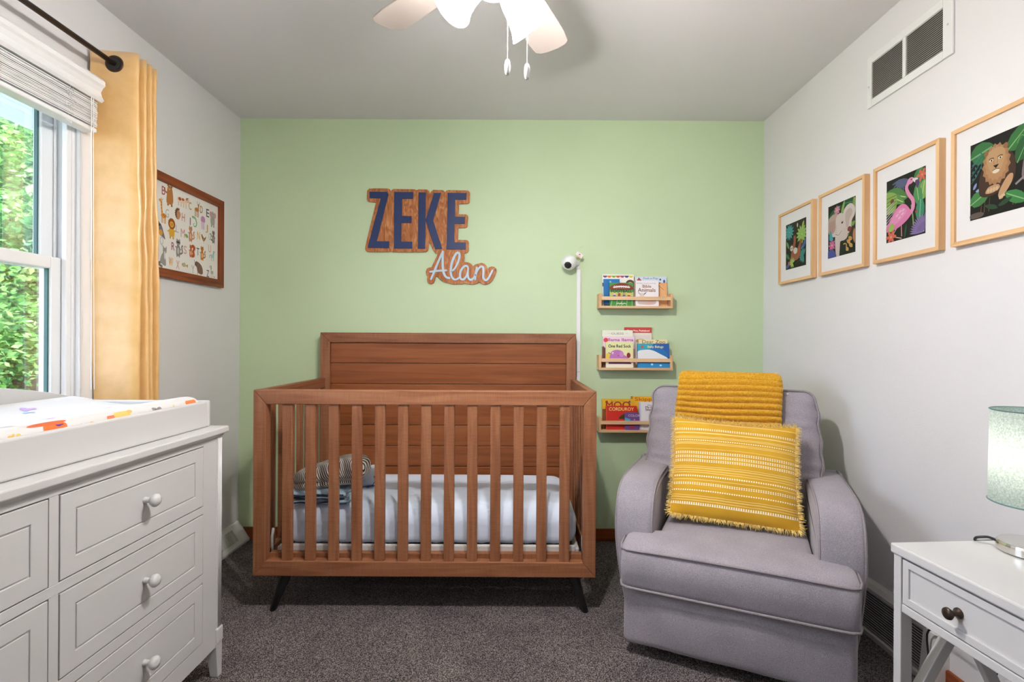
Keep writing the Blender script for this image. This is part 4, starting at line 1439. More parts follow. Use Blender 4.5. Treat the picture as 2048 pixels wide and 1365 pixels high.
def art_story(p, w, h):
    p.poly([(0, 0), (w * .07, 0), (w * .07, h), (0, h)], '#c9cfe4')
    p.text('Disney', w * .36, h * .87, .010, '#3a3540', width=w * .22)
    p.text('My First', w * .26, h * .78, .016, '#7c2430', width=w * .48, bold=.0004)
    p.text('Stories', w * .26, h * .69, .018, '#5c1c2c', width=w * .46, bold=.0005)
    p.text('ON THE MOVE', w * .17, h * .06, .013, '#7a3f6e', width=w * .8)
    p.ell(w * .5, h * .42, .012, .010, '#a8242c')
book('white storybook with a red title on the lowest ledge', bx(1277.5), bx(1325), zs3, .156, 2.892, .018, 3, '#eceaf2', art_story)

# ================================================================== FRAMED PICTURES ON THE RIGHT WALL
PWD, PHT = .186, .235
def jungle(p, n=0):
    p.poly([(0, 0), (1, 0), (1, 1.263), (0, 1.263)], '#252b1f')
def art_sloth(p):
    jungle(p)
    p.poly([(.3, 1.263), (1, 1.263), (1, .8), (.7, .95), (.5, .8)], '#3c352a')
    p.fan(.18, 1.03, .24, .075, '#2f9c9c', 0, 360, 13, '#7fd0c8')
    p.fan(.80, .86, .27, .09, '#8fc246', 0, 360, 13, '#c9e08a')
    p.leaf(.9, 1.2, .25, .1, 250, '#9fbe48', '#d2e08a')
    p.leaf(.05, .78, .25, .1, 300, '#5fa049', '#a9cf7a')
    p.leaf(1.0, .62, .3, .11, 215, '#3b6fae', '#7fa6d0')
    p.leaf(1.0, .72, .28, .1, 240, '#35619e')
    p.leaf(.0, .45, .28, .12, 320, '#2f7a48', '#74b07c')
    p.fan(.88, .27, .2, .07, '#2a8f82', 60, 300, 11, '#6fc0b0')
    p.stroke([(.42, 1.2), (.47, 1.0), (.46, .75)], .03, '#4a3826')
    p.ell(.60, 1.14, .03, .06, '#d9d2c4')
    p.stroke([(.46, .88), (.47, .72), (.42, .55)], .11, '#a4522a', w2=.13)
    p.stroke([(.80, .72), (.74, .6), (.66, .45)], .10, '#a4522a', w2=.14)
    p.blob([(.28, .36), (.36, .55), (.55, .50), (.72, .52), (.76, .36), (.64, .22), (.46, .2), (.34, .26)], '#a85a2e')
    p.stroke([(.36, .34), (.26, .2), (.16, .08)], .13, '#b3623a', w2=.06)
    p.ell(.32, .56, .10, .095, '#8b4a2a')
    p.ell(.32, .555, .078, .072, '#ece2d0')
    p.ell(.285, .56, .022, .016, '#4a2a1c', 30)
    p.ell(.355, .56, .022, .016, '#4a2a1c', -30)
    p.ell(.32, .53, .015, .012, '#2a1c18')
    p.blob([(.40, .5), (.5, .55), (.6, .5), (.58, .4), (.46, .38)], '#e4dccb')
    p.fan(.36, .15, .15, .05, '#9fc844', 30, 330, 9, '#d6e68c')
    p.leaf(.02, .05, .22, .1, 20, '#3a5aa6')
    p.stroke([(.5, .1), (.7, .16), (.9, .1)], .012, '#6a4a30')
    p.leaf(.18, .1, .12, .06, 100, '#c45a7a')
def art_eleph(p):
    jungle(p)
    p.poly([(.55, .35), (1, .3), (1, .85), (.8, .9)], '#4a3f2c')
    p.leaf(0, .95, .55, .2, 25, '#2f6a3a', '#6da070')
    p.leaf(.55, 1.2, .6, .22, -5, '#2c5f38', '#5c9468')
    p.leaf(.5, .95, .35, .1, 70, '#7fae4e', '#c5d88a')
    p.leaf(1.0, .95, .32, .16, 100, '#86a84a', '#c0d083')
    p.flower(.34, 1.10, .11, '#d982a8')
    p.blob([(.02, .62), (-.02, .86), (.1, 1.0), (.3, 1.03), (.38, .98), (.32, .85), (.3, .6), (.15, .52)], '#c9a898')
    for i in range(6):
        p.stroke([(.04 + .04 * i, .6), (.06 + .04 * i, .88)], .012, '#a87868')
    p.blob([(.56, .95), (.66, 1.10), (.84, 1.14), (.98, 1.02), (.98, .86), (.88, .74), (.86, .56), (.78, .48), (.66, .5), (.6, .6)], '#e2d4cc')
    p.blob([(.64, .92), (.72, 1.02), (.84, 1.03), (.9, .92), (.8, .78), (.76, .6), (.68, .58)], '#cdb8ae')
    p.blob([(.28, .50), (.32, .0), (.44, -.02), (.46, .3), (.52, .34), (.62, .34), (.72, .4), (.74, .6), (.5, .66)], '#d9cac2')
    p.blob([(.3, .9), (.4, 1.0), (.55, .98), (.63, .88), (.62, .68), (.52, .52), (.40, .46), (.27, .48), (.16, .50), (.14, .56), (.22, .58), (.3, .7)], '#ddcfc7')
    for i in range(5):
        p.stroke([(.26 + .01 * i, .54 + .05 * i), (.34, .53 + .05 * i)], .010, '#b3a096')
    p.ell(.54, .77, .035, .028, '#2a2120', 20)
    p.ell(.545, .785, .009, .009, '#f2f0ee')
    p.stroke([(.30, .53), (.42, .5), (.52, .58)], .012, '#8f7c74')
    p.blob([(.05, .52), (.1, .66), (.18, .5), (.2, .42), (.08, .42)], '#2fa8b4')
    p.flower(.16, .30, .13, '#d8589a')
    p.blob([(0, 0), (0, .16), (.18, .2), (.3, .08), (.3, 0)], '#3f4ea0')
    p.ell(.8, .56, .07, .06, '#8c3430')
    p.stroke([(.74, .4), (.8, .5)], .02, '#9aa84a')
    p.leaf(.86, .62, .16, .1, 30, '#7fae3e')
    for a, b in ((.72, .18), (.84, .24), (.92, .14), (.78, .08), (.9, .3)):
        p.leaf(a, b, .16, .09, 150, '#d9a23e', '#7a4a1c')
    p.leaf(1.0, .2, .35, .14, 95, '#c98a58')
    p.poly([(.44, .02), (.68, .05), (.68, .24), (.46, .22)], '#1e2c24')
def art_flam(p):
    jungle(p)
    p.fan(.42, 1.2, .28, .05, '#5a6488', 190, 350, 9)
    p.leaf(0, 1.02, .62, .30, -22, '#4d8a3c', '#b7d878')
    p.leaf(.02, .98, .55, .2, -30, '#5f9c44', '#cfe48a')
    p.blob([(0, .62), (0, 1.0), (.16, 1.0), (.28, .9), (.26, .64), (.12, .58)], '#8fb648')
    for i in range(4):
        p.stroke([(.0, .66 + .08 * i), (.26, .74 + .06 * i)], .012, '#4a6c28')
    p.ell(.16, .82, .05, .05, '#7a4a28')
    p.leaf(.72, 1.05, .35, .16, 50, '#3f8a4a', '#8cc07a')
    p.leaf(.85, .92, .35, .16, 70, '#3a8046', '#7db574')
    p.flower(.92, 1.12, .12, '#e0542c', '#f08a3c', 6)
    p.leaf(.9, .62, .42, .24, 78, '#7fb44a', '#c3dc88')
    p.leaf(.86, .56, .44, .22, 100, '#4c9a50', '#a0cf88')
    p.leaf(.86, .24, .48, .22, 86, '#2f9468', '#7fc49c')
    for i in range(7):
        p.stroke([(.0, .34 + .06 * i), (.22, .50 + .05 * i)], .018, '#e6dde6', w2=.006)
    p.stroke([(.66, .62), (.70, .40), (.72, .2)], .03, '#8fae62')
    p.stroke([(.41, .3), (.42, .06)], .020, '#e49a9a')
    p.stroke([(.34, .3), (.2, .12), (.42, .02)], .018, '#e2b0a0')
    p.stroke([(.60, .44), (.70, .54), (.70, .70), (.60, .84), (.54, .98), (.60, 1.08)], .085, '#ee86b8', w2=.075)
    p.ell(.64, 1.09, .085, .062, '#f08fc0', 10)
    p.blob([(.70, 1.11), (.80, 1.10), (.82, 1.06), (.74, 1.03)], '#f2ece8')
    p.blob([(.76, 1.06), (.84, 1.05), (.85, .96), (.81, .90), (.77, .98)], '#5d3f78')
    p.ell(.66, 1.11, .014, .014, '#2a1c24')
    p.blob([(.0, .30), (.12, .46), (.25, .62), (.42, .70), (.55, .64), (.66, .48), (.60, .38), (.42, .28), (.2, .22), (.02, .22)], '#e974b0')
    p.blob([(.1, .38), (.28, .58), (.45, .62), (.55, .52), (.4, .4), (.2, .32)], '#f08cc2')
    for a, b in ((.3, .5), (.38, .56), (.44, .5), (.36, .44), (.46, .57)):
        p.ell(a, b, .04, .016, '#f6c4dc', 30, 8)
    p.ell(.79, .46, .03, .03, '#b04030')
    p.fan(.98, .04, .36, .055, '#7c62a4', 80, 185, 13, '#b8a4d0')
    p.leaf(.1, .2, .2, .14, 60, '#9ac844')
    p.flower(.14, .10, .14, '#e2562a', '#f09a4c', 6)
    p.leaf(.5, 0, .3, .04, 80, '#2c5c4c')
def art_lion(p):
    jungle(p)
    p.poly([(0, 0), (1, 0), (1, 1.263), (0, 1.263)], '#1d1a17')
    p.leaf(-.02, 1.02, .46, .36, 12, '#2f7a3a', '#74b070')
    p.leaf(.62, .92, .62, .30, 38, '#2e7a34', '#86bd70')
    p.leaf(.8, .7, .5, .26, 62, '#24622e', '#6fae64')
    p.stroke([(.9, .8), (.96, 1.0), (.86, 1.1), (.8, 1.0)], .012, '#5ea45a')
    for k in range(3):
        p.stroke([(.02, .62 + .12 * k), (.12, .72 + .12 * k), (.22, .9 + .08 * k)], .008, '#3f8c86')
        for i in range(4):
            p.ell(.05 + .05 * i, .68 + .12 * k + .05 * i, .026, .014, '#2f7c78', 40 + 60 * (i % 2), 8)
    p.leaf(-.02, .25, .44, .26, 25, '#3a8a40', '#8cc07a')
    p.leaf(.06, .5, .12, .05, 60, '#7f9ad0')
    p.leaf(.1, .46, .12, .05, 10, '#93a8d8')
    p.blob([(.16, .45), (.2, .75), (.4, .9), (.62, .95), (.75, .85), (.78, .6), (.7, .42), (.4, .32), (.22, .34)], '#4a2f20')
    mane = []
    for i in range(34):
        a = 2 * math.pi * i / 34
        r = 1.0 if i % 2 else .88
        mane.append((.46 + .245 * r * math.cos(a), .80 + .34 * r * math.sin(a)))
    p.poly(mane, '#b07a46')
    mane2 = [(.46 + (.2 if i % 2 else .17) * math.cos(2 * math.pi * i / 30), .82 + (.29 if i % 2 else .25) * math.sin(2 * math.pi * i / 30)) for i in range(30)]
    p.poly(mane2, '#c08a50')
    p.blob([(.30, .90), (.33, 1.02), (.46, 1.06), (.58, 1.02), (.61, .90), (.56, .74), (.50, .66), (.42, .66), (.35, .74)], '#c89a62')
    p.ell(.29, 1.02, .04, .045, '#9a6236')
    p.ell(.62, 1.04, .04, .045, '#9a6236')
    for a in (.38, .53):
        p.ell(a, .88, .034, .018, '#efe3cc')
        p.ell(a + .003, .88, .014, .015, '#2c1c14')
        p.stroke([(a - .045, .905), (a, .92), (a + .045, .905)], .014, '#6a3f22')
    p.stroke([(.42, .9), (.43, .80)], .012, '#b07c48')
    p.stroke([(.49, .9), (.48, .80)], .012, '#b07c48')
    p.poly([(.41, .79), (.51, .79), (.46, .735)], '#2a1a14')
    p.ell(.46, .69, .06, .032, '#efe2cc')
    p.stroke([(.40, .71), (.46, .725), (.52, .71)], .010, '#5a3826')
    p.blob([(.28, .38), (.34, .47), (.5, .47), (.52, .40), (.4, .36)], '#c89a68')
    for i in range(4):
        p.ell(.33 + .05 * i, .41, .022, .035, '#dfb888')
    p.blob([(.5, .28), (.54, .4), (.66, .56), (.74, .56), (.72, .44), (.62, .3), (.56, .22)], '#cf9c66')
    for i in range(3):
        p.ell(.53 + .035 * i, .25 + .015 * i, .018, .03, '#e4c090')
    p.blob([(.88, .45), (.9, .7), (.95, .82), (1.0, .84), (1.0, .4)], '#8a7478')
    p.stroke([(.78, .38), (.9, .45), (1, .48)], .035, '#9a8a90')
    for a in (.2, .26, .34, .74, .78, .9):
        p.stroke([(a, .08), (a + .02, .3)], .012, '#8a5a34', w2=.003)
    p.leaf(.95, .1, .4, .2, 150, '#2f8a3c', '#8cc07a')
    p.leaf(.5, .12, .25, .08, 20, '#2c5030')
    p.leaf(.5, .1, .25, .08, 160, '#2c5030')
    p.ell(.12, .06, .14, .05, '#6a5a50')

def wall_frame(yc, art, label, sub):
    t = thing('framed_print', label, 'picture', (XR, yc, 1.464), group='jungle animal prints on the right wall')
    w, h, fw_, dp = .314, .376, .014, .024
    z0 = 1.464
    y0, y1 = yc - w / 2, yc + w / 2
    xf = XR - dp
    obj('frame_side', MB().prism([(y0, z0), (y0, z0 + h), (y0 + fw_, z0 + h - fw_), (y0 + fw_, z0 + fw_)], xf, XR, lambda p, q, v: (v, p, q)), 'pine_z', t, bevel=.0008)
    obj('frame_side', MB().prism([(y1, z0), (y1 - fw_, z0 + fw_), (y1 - fw_, z0 + h - fw_), (y1, z0 + h)], xf, XR, lambda p, q, v: (v, p, q)), 'pine_z', t, bevel=.0008)
    obj('frame_top', MB().prism([(y0, z0 + h), (y1, z0 + h), (y1 - fw_, z0 + h - fw_), (y0 + fw_, z0 + h - fw_)], xf, XR, lambda p, q, v: (v, p, q)), 'pine_y', t, bevel=.0008)
    obj('frame_bottom', MB().prism([(y0, z0), (y0 + fw_, z0 + fw_), (y1 - fw_, z0 + fw_), (y1, z0)], xf, XR, lambda p, q, v: (v, p, q)), 'pine_y', t, bevel=.0008)
    obj('mat_board', MB().box(XR - .016, XR - .004, y0 + fw_, y1 - fw_, z0 + fw_, z0 + h - fw_), 'mat_board', t)
    p = Pr()
    p.clip = (0, 0, PWD, PHT)
    p.at(0, 0, PWD)
    art(p)
    p.put('print', t, (XR - .016, yc + PWD / 2, z0 + h / 2 - PHT / 2), (0, -1, 0), (0, 0, 1), (-1, 0, 0), 'art_print')
wall_frame(2.588, art_sloth, 'framed print of a brown sloth hanging among leaves', 'sloth')
wall_frame(2.226, art_eleph, 'framed print of a pale elephant with pink flowers', 'elephant')
wall_frame(1.862, art_flam, 'framed print of a pink flamingo among green leaves', 'flamingo')
wall_frame(1.502, art_lion, 'framed print of a lion resting in dark jungle plants', 'lion')

# ================================================================== ALPHABET POSTER ON THE LEFT WALL
ap = thing('alphabet_poster', 'alphabet poster with small animals in a dark wood frame', 'poster', (XL, 2.42, 1.433))
ya, yb_, za, zb2 = 2.076, 2.757, 1.433, 1.900
xf = XL + .022
fw_ = .040
for nm, pts, m in (('frame_side', [(yb_, za), (yb_ - fw_, za + fw_), (yb_ - fw_, zb2 - fw_), (yb_, zb2)], 'walnut_z'), ('frame_side', [(ya, za), (ya, zb2), (ya + fw_, zb2 - fw_), (ya + fw_, za + fw_)], 'walnut_z'),
                   ('frame_top', [(ya, zb2), (yb_, zb2), (yb_ - fw_, zb2 - fw_), (ya + fw_, zb2 - fw_)], 'walnut_y'), ('frame_bottom', [(ya, za), (ya + fw_, za + fw_), (yb_ - fw_, za + fw_), (yb_, za)], 'walnut_y')):
    obj(nm, MB().prism(pts, XL, xf, lambda p, q, v: (v, p, q)), m, ap, bevel=.001)
pw_, ph_ = yb_ - ya - 2 * fw_, zb2 - za - 2 * fw_
p = Pr(pw_, ph_, '#e9e4de')
def quad(p, body, legs, n=4):
    for i in range(n):
        p.stroke([(-.3 + .2 * i, -.1), (-.3 + .2 * i, -.5)], .07, legs, False)
    p.ell(0, .0, .42, .24, body)
def a_bear(p):
    p.stroke([(-.1, -.3), (-.12, -.5)], .1, '#8a5630', False).stroke([(.14, -.3), (.16, -.5)], .1, '#8a5630', False)
    p.blob([(-.22, -.35), (-.2, .1), (-.14, .4), (0, .5), (.15, .42), (.24, .1), (.24, -.3), (0, -.42)], '#b47840')
    p.stroke([(-.16, .1), (-.32, .15), (-.36, .32)], .09, '#a86c38')
    p.ell(-.12, .48, .05, .05, '#8a5630').ell(.15, .47, .05, .05, '#8a5630').ell(-.02, .33, .07, .05, '#d9a874').ell(-.03, .35, .02, .02, '#33241c')
def a_cow(p):
    quad(p.at(p.ox, p.oy, p.sc, 1.5), '#e8cdb4', '#d8bba4')
    p.ell(-.2, .06, .12, .13, '#a85c34').ell(.05, .1, .1, .1, '#a85c34').ell(.4, .15, .17, .16, '#e2b896').ell(.36, .22, .06, .05, '#8a4a2c').stroke([(.3, .3), (.5, .36)], .05, '#4a3a34')
def a_deer(p, c='#b9823f'):
    for i in (-.18, -.08, .06, .14):
        p.stroke([(i, -.05), (i, -.5)], .05, '#a8743a', False)
    p.ell(0, -.04, .22, .13, c)
    p.stroke([(.14, 0), (.16, .22)], .1, c, False).ell(.15, .27, .09, .07, c)
    p.stroke([(.12, .32), (.02, .42), (.06, .5)], .025, '#6a5240').stroke([(.18, .32), (.28, .42), (.24, .5)], .025, '#6a5240')
def a_eleph(p):
    p.stroke([(-.1, -.25), (-.1, -.5)], .12, '#a39c98', False).stroke([(.12, -.25), (.12, -.5)], .12, '#a39c98', False)
    p.blob([(-.2, -.3), (-.2, .1), (0, .25), (.2, .1), (.2, -.3), (0, -.38)], '#aba5a0')
    p.ell(-.2, .25, .12, .17, '#d39a9a').ell(.24, .25, .1, .17, '#d39a9a').ell(0, .27, .17, .18, '#b1aba7').stroke([(.02, .2), (.04, 0), (.12, -.04)], .06, '#9d9793')
    p.ell(-.06, .3, .02, .02, '#332f2f').ell(.07, .3, .02, .02, '#332f2f')
def a_giraffe(p):
    for i in (-.02, .04, .14, .19):
        p.stroke([(i, -.2), (i, -.5)], .04, '#d99a4a', False)
    p.ell(.09, -.2, .16, .10, '#dc8f3a').stroke([(.0, -.16), (-.04, .1), (-.05, .33)], .085, '#dd9a46').ell(-.1, .36, .10, .06, '#dd9a46', -15)
    p.stroke([(-.05, .4), (-.06, .48)], .02, '#6a4424', False).stroke([(.0, .4), (.03, .47)], .02, '#6a4424', False)
    for a, b in ((.05, -.18), (.14, -.22), (.0, -.05), (-.03, .08), (-.05, .2), (.1, -.14), (-.04, .3), (.18, -.18)):
        p.ell(a, b, .026, .022, '#a85c22', 0, 8)
def a_hedge(p):
    p.poly([(.1 + .52 * (1 if i % 2 else .8) * math.cos(R(60 + i * 11)) * .8, .52 * (1 if i % 2 else .8) * math.sin(R(60 + i * 11))) for i in range(20)], '#6d4f3a')
    p.blob([(.0, -.4), (-.05, .0), (.1, .3), (.3, .2), (.42, .0), (.3, -.3), (.15, -.45)], '#c08a62').ell(.2, .1, .03, .03, '#2c2420')
def a_iguana(p):
    p.stroke([(-.25, .38), (.1, .36), (.28, .0), (.2, -.3), (-.05, -.36), (-.15, -.2), (0, -.1)], .2, '#86b58a', w2=.05).ell(-.2, .4, .17, .11, '#8fbd92').ell(-.2, .42, .03, .03, '#33402f')
def a_jelly(p):
    for i in range(4):
        p.stroke([(-.15 + .1 * i, .1), (-.17 + .1 * i, -.15), (-.13 + .1 * i, -.5)], .05, '#c99ac4')
    p.blob([(-.25, .1), (-.22, .4), (0, .5), (.22, .4), (.25, .1), (0, .05)], '#c58fc0')
def a_lion(p):
    p.stroke([(-.1, -.3), (-.1, -.5)], .1, '#c8963a', False).stroke([(.1, -.3), (.12, -.5)], .1, '#c8963a', False)
    p.blob([(-.17, -.35), (-.16, 0), (.16, 0), (.18, -.35)], '#d6a63c').stroke([(-.14, -.1), (-.3, -.18)], .07, '#d6a63c').stroke([(.14, -.1), (.3, -.05)], .07, '#d6a63c')
    p.ell(0, .24, .26, .27, '#9c5526').ell(0, .21, .15, .15, '#d6a040').ell(-.05, .24, .02, .02, '#33241a').ell(.06, .24, .02, .02, '#33241a').ell(0, .18, .03, .02, '#5a3420')
def a_bird(p, c='#8a6a4a', b2='#c28a4a'):
    p.blob([(-.45, .35), (-.35, .5), (-.2, .35), (.1, .1), (.5, .35), (.3, -.1), (.0, -.3), (-.25, -.1)], c).ell(0, -.08, .16, .12, b2).stroke([(0, -.25), (0, -.5)], .04, '#9a6a4a', False)
def a_quail(p):
    p.blob([(-.25, .3), (-.1, .42), (.05, .25), (.2, -.1), (.35, -.5), (.1, -.38), (-.15, -.3), (-.3, .0)], '#77707c').ell(-.06, -.14, .17, .2, '#d39a46').ell(-.2, .34, .11, .1, '#403c44').stroke([(-.18, .42), (-.28, .52)], .05, '#2c2a30')
def a_biped(p, c, belly, tail=None, tailside=1, ears=True, mask=None):
    if tail:
        p.stroke([(.1 * tailside, -.3), (.34 * tailside, -.2), (.3 * tailside, .1), (.38 * tailside, .2)], .09, tail)
    p.stroke([(-.08, -.35), (-.1, -.5)], .08, c, False).stroke([(.08, -.35), (.1, -.5)], .08, c, False)
    p.blob([(-.16, -.38), (-.15, .05), (0, .2), (.15, .05), (.16, -.38), (0, -.44)], c).ell(0, -.15, .09, .18, belly)
    p.ell(0, .3, .17, .15, c)
    if ears:
        p.poly([(-.16, .36), (-.12, .52), (-.03, .42)], c).poly([(.16, .36), (.12, .52), (.03, .42)], c)
    if mask:
        p.ell(0, .31, .15, .045, mask)
    p.ell(-.06, .32, .02, .02, '#2c2422').ell(.06, .32, .02, .02, '#2c2422').stroke([(-.14, .0), (-.26, .06)], .06, c).stroke([(.14, .0), (.24, -.08)], .06, c)
def a_squirrel(p):
    p.stroke([(.12, -.35), (.36, -.3), (.3, .05), (.44, .3), (.24, .42), (.16, .3)], .24, '#b8562c')
    a_biped(p, '#c06432', '#e0b084')
def a_sit(p, c, c2):
    p.stroke([(-.2, -.3), (-.36, -.4), (-.1, -.52)], .12, c2)
    p.blob([(-.25, -.3), (-.18, 0), (0, .2), (.1, .0), (.14, -.4), (0, -.44)], c).ell(.05, .26, .13, .14, c).poly([(-.08, .3), (-.06, .5), (.04, .38)], c).poly([(.18, .3), (.18, .5), (.08, .38)], c)
    p.ell(.06, .05, .05, .2, '#d8d4d0')
def a_fish(p):
    p.blob([(-.8, .05), (-.4, .4), (.2, .25), (.6, .0), (.2, -.25), (-.4, -.3)], '#b9b48a').poly([(.5, 0), (.95, .3), (.9, -.4)], '#a08a54').poly([(-.1, .35), (.05, .6), (.2, .28)], '#c8943c').ell(-.55, .12, .06, .06, '#30302c')
def a_yak(p):
    p.stroke([(-.2, -.3), (-.2, -.5)], .07, '#c8a088', False).stroke([(.2, -.3), (.2, -.5)], .07, '#c8a088', False)
    p.blob([(-.5, .2), (-.4, .42), (-.1, .4), (.25, .2), (.4, -.1), (.35, -.4), (-.15, -.35), (-.3, 0)], '#7c6156').ell(-.42, .22, .1, .12, '#6a5046').stroke([(-.5, .3), (-.6, .5)], .05, '#8d8580')
def a_zebra(p):
    for i in (-.05, .02, .16, .22):
        p.stroke([(i, -.15), (i, -.5)], .045, '#cfc8c2', False)
    p.ell(.08, -.12, .2, .14, '#d4cdc7').stroke([(-.04, -.06), (-.12, .25)], .13, '#d4cdc7', False).ell(-.18, .32, .13, .09, '#cfc8c2', 20)
    for i in range(6):
        p.stroke([(-.04 + .05 * i, .02), (-.06 + .05 * i, -.22)], .018, '#4c4644', False)
    p.stroke([(-.02, .1), (-.06, .42)], .06, '#4c4644', False)
def a_uni(p):
    for i in (-.2, -.1, .1, .2):
        p.stroke([(i, -.1), (i + .04, -.5)], .05, '#9fc4b4', False)
    p.ell(0, -.08, .27, .16, '#a6ccbc').stroke([(.18, 0), (.24, .3)], .13, '#a6ccbc', False).ell(.3, .34, .12, .08, '#a6ccbc').stroke([(-.25, 0), (-.42, -.1), (-.4, -.3)], .06, '#8d949c').stroke([(.16, .4), (.1, .1)], .07, '#8d949c', False)
LT = [('B', .421, .351, .039, '#a3616b'), ('C', .233, .332, .037, '#b99a4a'), ('D', .143, .337, .036, '#b0804a'), ('E', .09, .333, .042, '#5d5560'), ('G', .396, .255, .039, '#b7bbb6'), ('H', .283, .264, .039, '#c98a86'),
      ('I', .231, .257, .037, '#8d6a84'), ('J', .098, .256, .033, '#d3a44c'), ('L', .327, .199, .035, '#b9b6c6'), ('M', .286, .188, .041, '#cf9d9c'), ('N', .165, .201, .04, '#d9a648'), ('O', .071, .215, .037, '#bfc2bd'),
      ('Q', .431, .123, .038, '#bdbdc0'), ('R', .355, .112, .037, '#98566e'), ('S', .268, .111, .039, '#d0a09c'), ('T', .17, .12, .038, '#5f6a6c'), ('U', .072, .153, .039, '#d9b49a'), ('W', .369, .039, .039, '#d39f3e'),
      ('X', .321, .032, .04, '#d79c92'), ('Y', .208, .027, .04, '#b3b8b8'), ('Z', .087, .022, .037, '#6c7678'), ('A', .545, .345, .039, '#9aa69e'), ('F', .52, .262, .039, '#c07a5a'), ('K', .49, .19, .039, '#8aa07a'), ('P', .51, .115, .039, '#7a8aa0'), ('V', .49, .035, .039, '#7a8a6a')]
p.at(0, 0, 1)
for ch, d, zz, h, c in LT:
    V, Fc, w = text_geo(ch)
    hh = h
    ww = hh * (.30 if ch == 'I' else .56 if ch not in 'MW' else .7)
    ww = ww if ch != 'I' else .006
    p.k = 30
    p.text(ch, pw_ - d - ww / 2, zz - hh / 2, hh / .71, c, width=ww, bold=.0005)
AN = [(a_bear, .379, .338, .092), (a_cow, .29, .341, .060), (a_deer, .179, .33, .078), (a_eleph, .047, .312, .085), (a_giraffe, .428, .26, .111), (a_hedge, .326, .271, .058), (a_iguana, .197, .26, .056), (a_jelly, .129, .273, .066),
      (a_lion, .364, .191, .092), (a_quail, .432, .168, .070), (lambda q: a_biped(q, '#c0886a', '#dcb498', '#c0886a'), .227, .196, .077), (lambda q: a_bird(q), .123, .193, .042), (lambda q: a_biped(q, '#7d7674', '#a89a94', '#5a5250', -1), .039, .219, .067),
      (lambda q: a_biped(q, '#8b8682', '#bdb6b0', '#77716d', 1, True, '#3c3836'), .318, .110, .085), (a_squirrel, .224, .113, .062), (lambda q: a_biped(q, '#c07a34', '#e2bb84', '#b06a2c'), .135, .117, .072), (a_uni, .047, .122, .057),
      (lambda q: a_sit(q, '#9a948f', '#7d7773'), .415, .056, .094), (a_fish, .272, .036, .026), (a_yak, .157, .039, .069), (a_zebra, .055, .039, .065)]
for fn, d, zz, h in AN:
    p.k = 3
    p.at(pw_ - d, zz, h * 1.02, 1.0)
    fn(p)
p.at(0, 0, 1)
p.ell(pw_ - .030, .010, .003, .003, '#3c3c3c')
p.leaf(pw_ - .245, .175, .028, .018, 160, '#7fa85a')
p.put('print', ap, (XL + .010, ya + fw_, za + fw_), (0, 1, 0), (0, 0, 1), (1, 0, 0), 'paper_print')
obj('backing', MB().box(XL + .002, XL + .010, ya + fw_, yb_ - fw_, za + fw_, zb2 - fw_), 'paper', ap)

# ================================================================== DRESSER, CHANGING TRAY AND PAD
dx0, dx1, dy0, dy1 = -1.545, -1.010, .545, 1.762
dr = thing('dresser', 'white painted six drawer dresser below the window', 'dresser', ((dx0 + dx1) / 2, (dy0 + dy1) / 2, 0))
obj('top', MB().box(dx0, -.994, dy0 - .018, 1.778, .831, .853), 'white_paint', dr, bevel=.004)
obj('top_moulding', MB().prism([(dx1 + .002, .831), (dx1 + .010, .831), (dx1 + .002, .821)], dy0, dy1, lambda a, b, w: (a, w, b)), 'white_paint', dr)
mb = MB()
mb.box(dx0, dx1 - .006, dy0 + .002, dy0 + .02, .105, .831)
mb.box(dx0, dx1 - .006, dy1 - .02, dy1 - .002, .105, .831)
mb.box(dx0, dx0 + .012, dy0 + .02, dy1 - .02, .105, .831)
mb.box(dx0 + .012, dx1 - .03, dy0 + .02, dy1 - .02, .105, .12)
obj('carcass', mb, 'white_paint', dr, bevel=.002)
DW, DH = .520, .190
cols = ((1.136, 1.656), (.586, 1.106))
rows = ((.611, .801), (.391, .581), (.166, .356))
def ring_face(mb, x0, x1, a0, a1, b0, b1, g):
    O = [(a0, b0), (a1, b0), (a1, b1), (a0, b1)]
    I = [(a0 + g, b0 + g), (a1 - g, b0 + g), (a1 - g, b1 - g), (a0 + g, b1 - g)]
    V = [(x1, *p) for p in O] + [(x1, *p) for p in I] + [(x0, *p) for p in O] + [(x0, *p) for p in I]
    fs = []
    for i in range(4):
        j = (i + 1) % 4
        fs += [(i, j, 4 + j, 4 + i), (8 + i, 8 + j, j, i), (4 + i, 4 + j, 12 + j, 12 + i)]
    mb.add(V, fs)
# face frame rails and stiles
mb = MB()
fx0, fx1 = dx1 - .022, dx1 - .001
for z0, z1 in ((.804, .831), (.584, .608), (.359, .388), (.106, .163)):
    mb.box(fx0, fx1, dy0 + .04, dy1 - .10, z0, z1)
for i in range(3):
    mb.box(fx0, fx1, 1.109, 1.133, rows[i][0] - .003, rows[i][1] + .003)
mb.box(fx0, fx1, 1.659, dy1 - .028, .106, .831)
mb.box(fx0, fx1, dy0 + .028, .583, .106, .831)
obj('face_frame', mb, 'white_paint', dr, bevel=.001)
d = MB()
g0 = .040
d.box(-.018, -.003, -DW / 2, DW / 2, -DH / 2, DH / 2)
ring_face(d, -.003, .0, -DW / 2, DW / 2, -DH / 2, DH / 2, g0)
d.box(-.003, -.0003, -DW / 2 + g0 + .004, DW / 2 - g0 - .004, -DH / 2 + g0 + .004, DH / 2 - g0 - .004)
drm = mesh_of(d, 'drawer_front', 'white_paint')
kn = MB().lathe([(.010, 0), (.008, .003), (.007, .012), (.008, .018), (.014, .021), (.0175, .027), (.0175, .032), (.013, .038), (.004, .041)], 20, Matrix.Rotation(R(90), 4, 'Y'))
knm = mesh_of(kn, 'knob', 'white_paint', True)
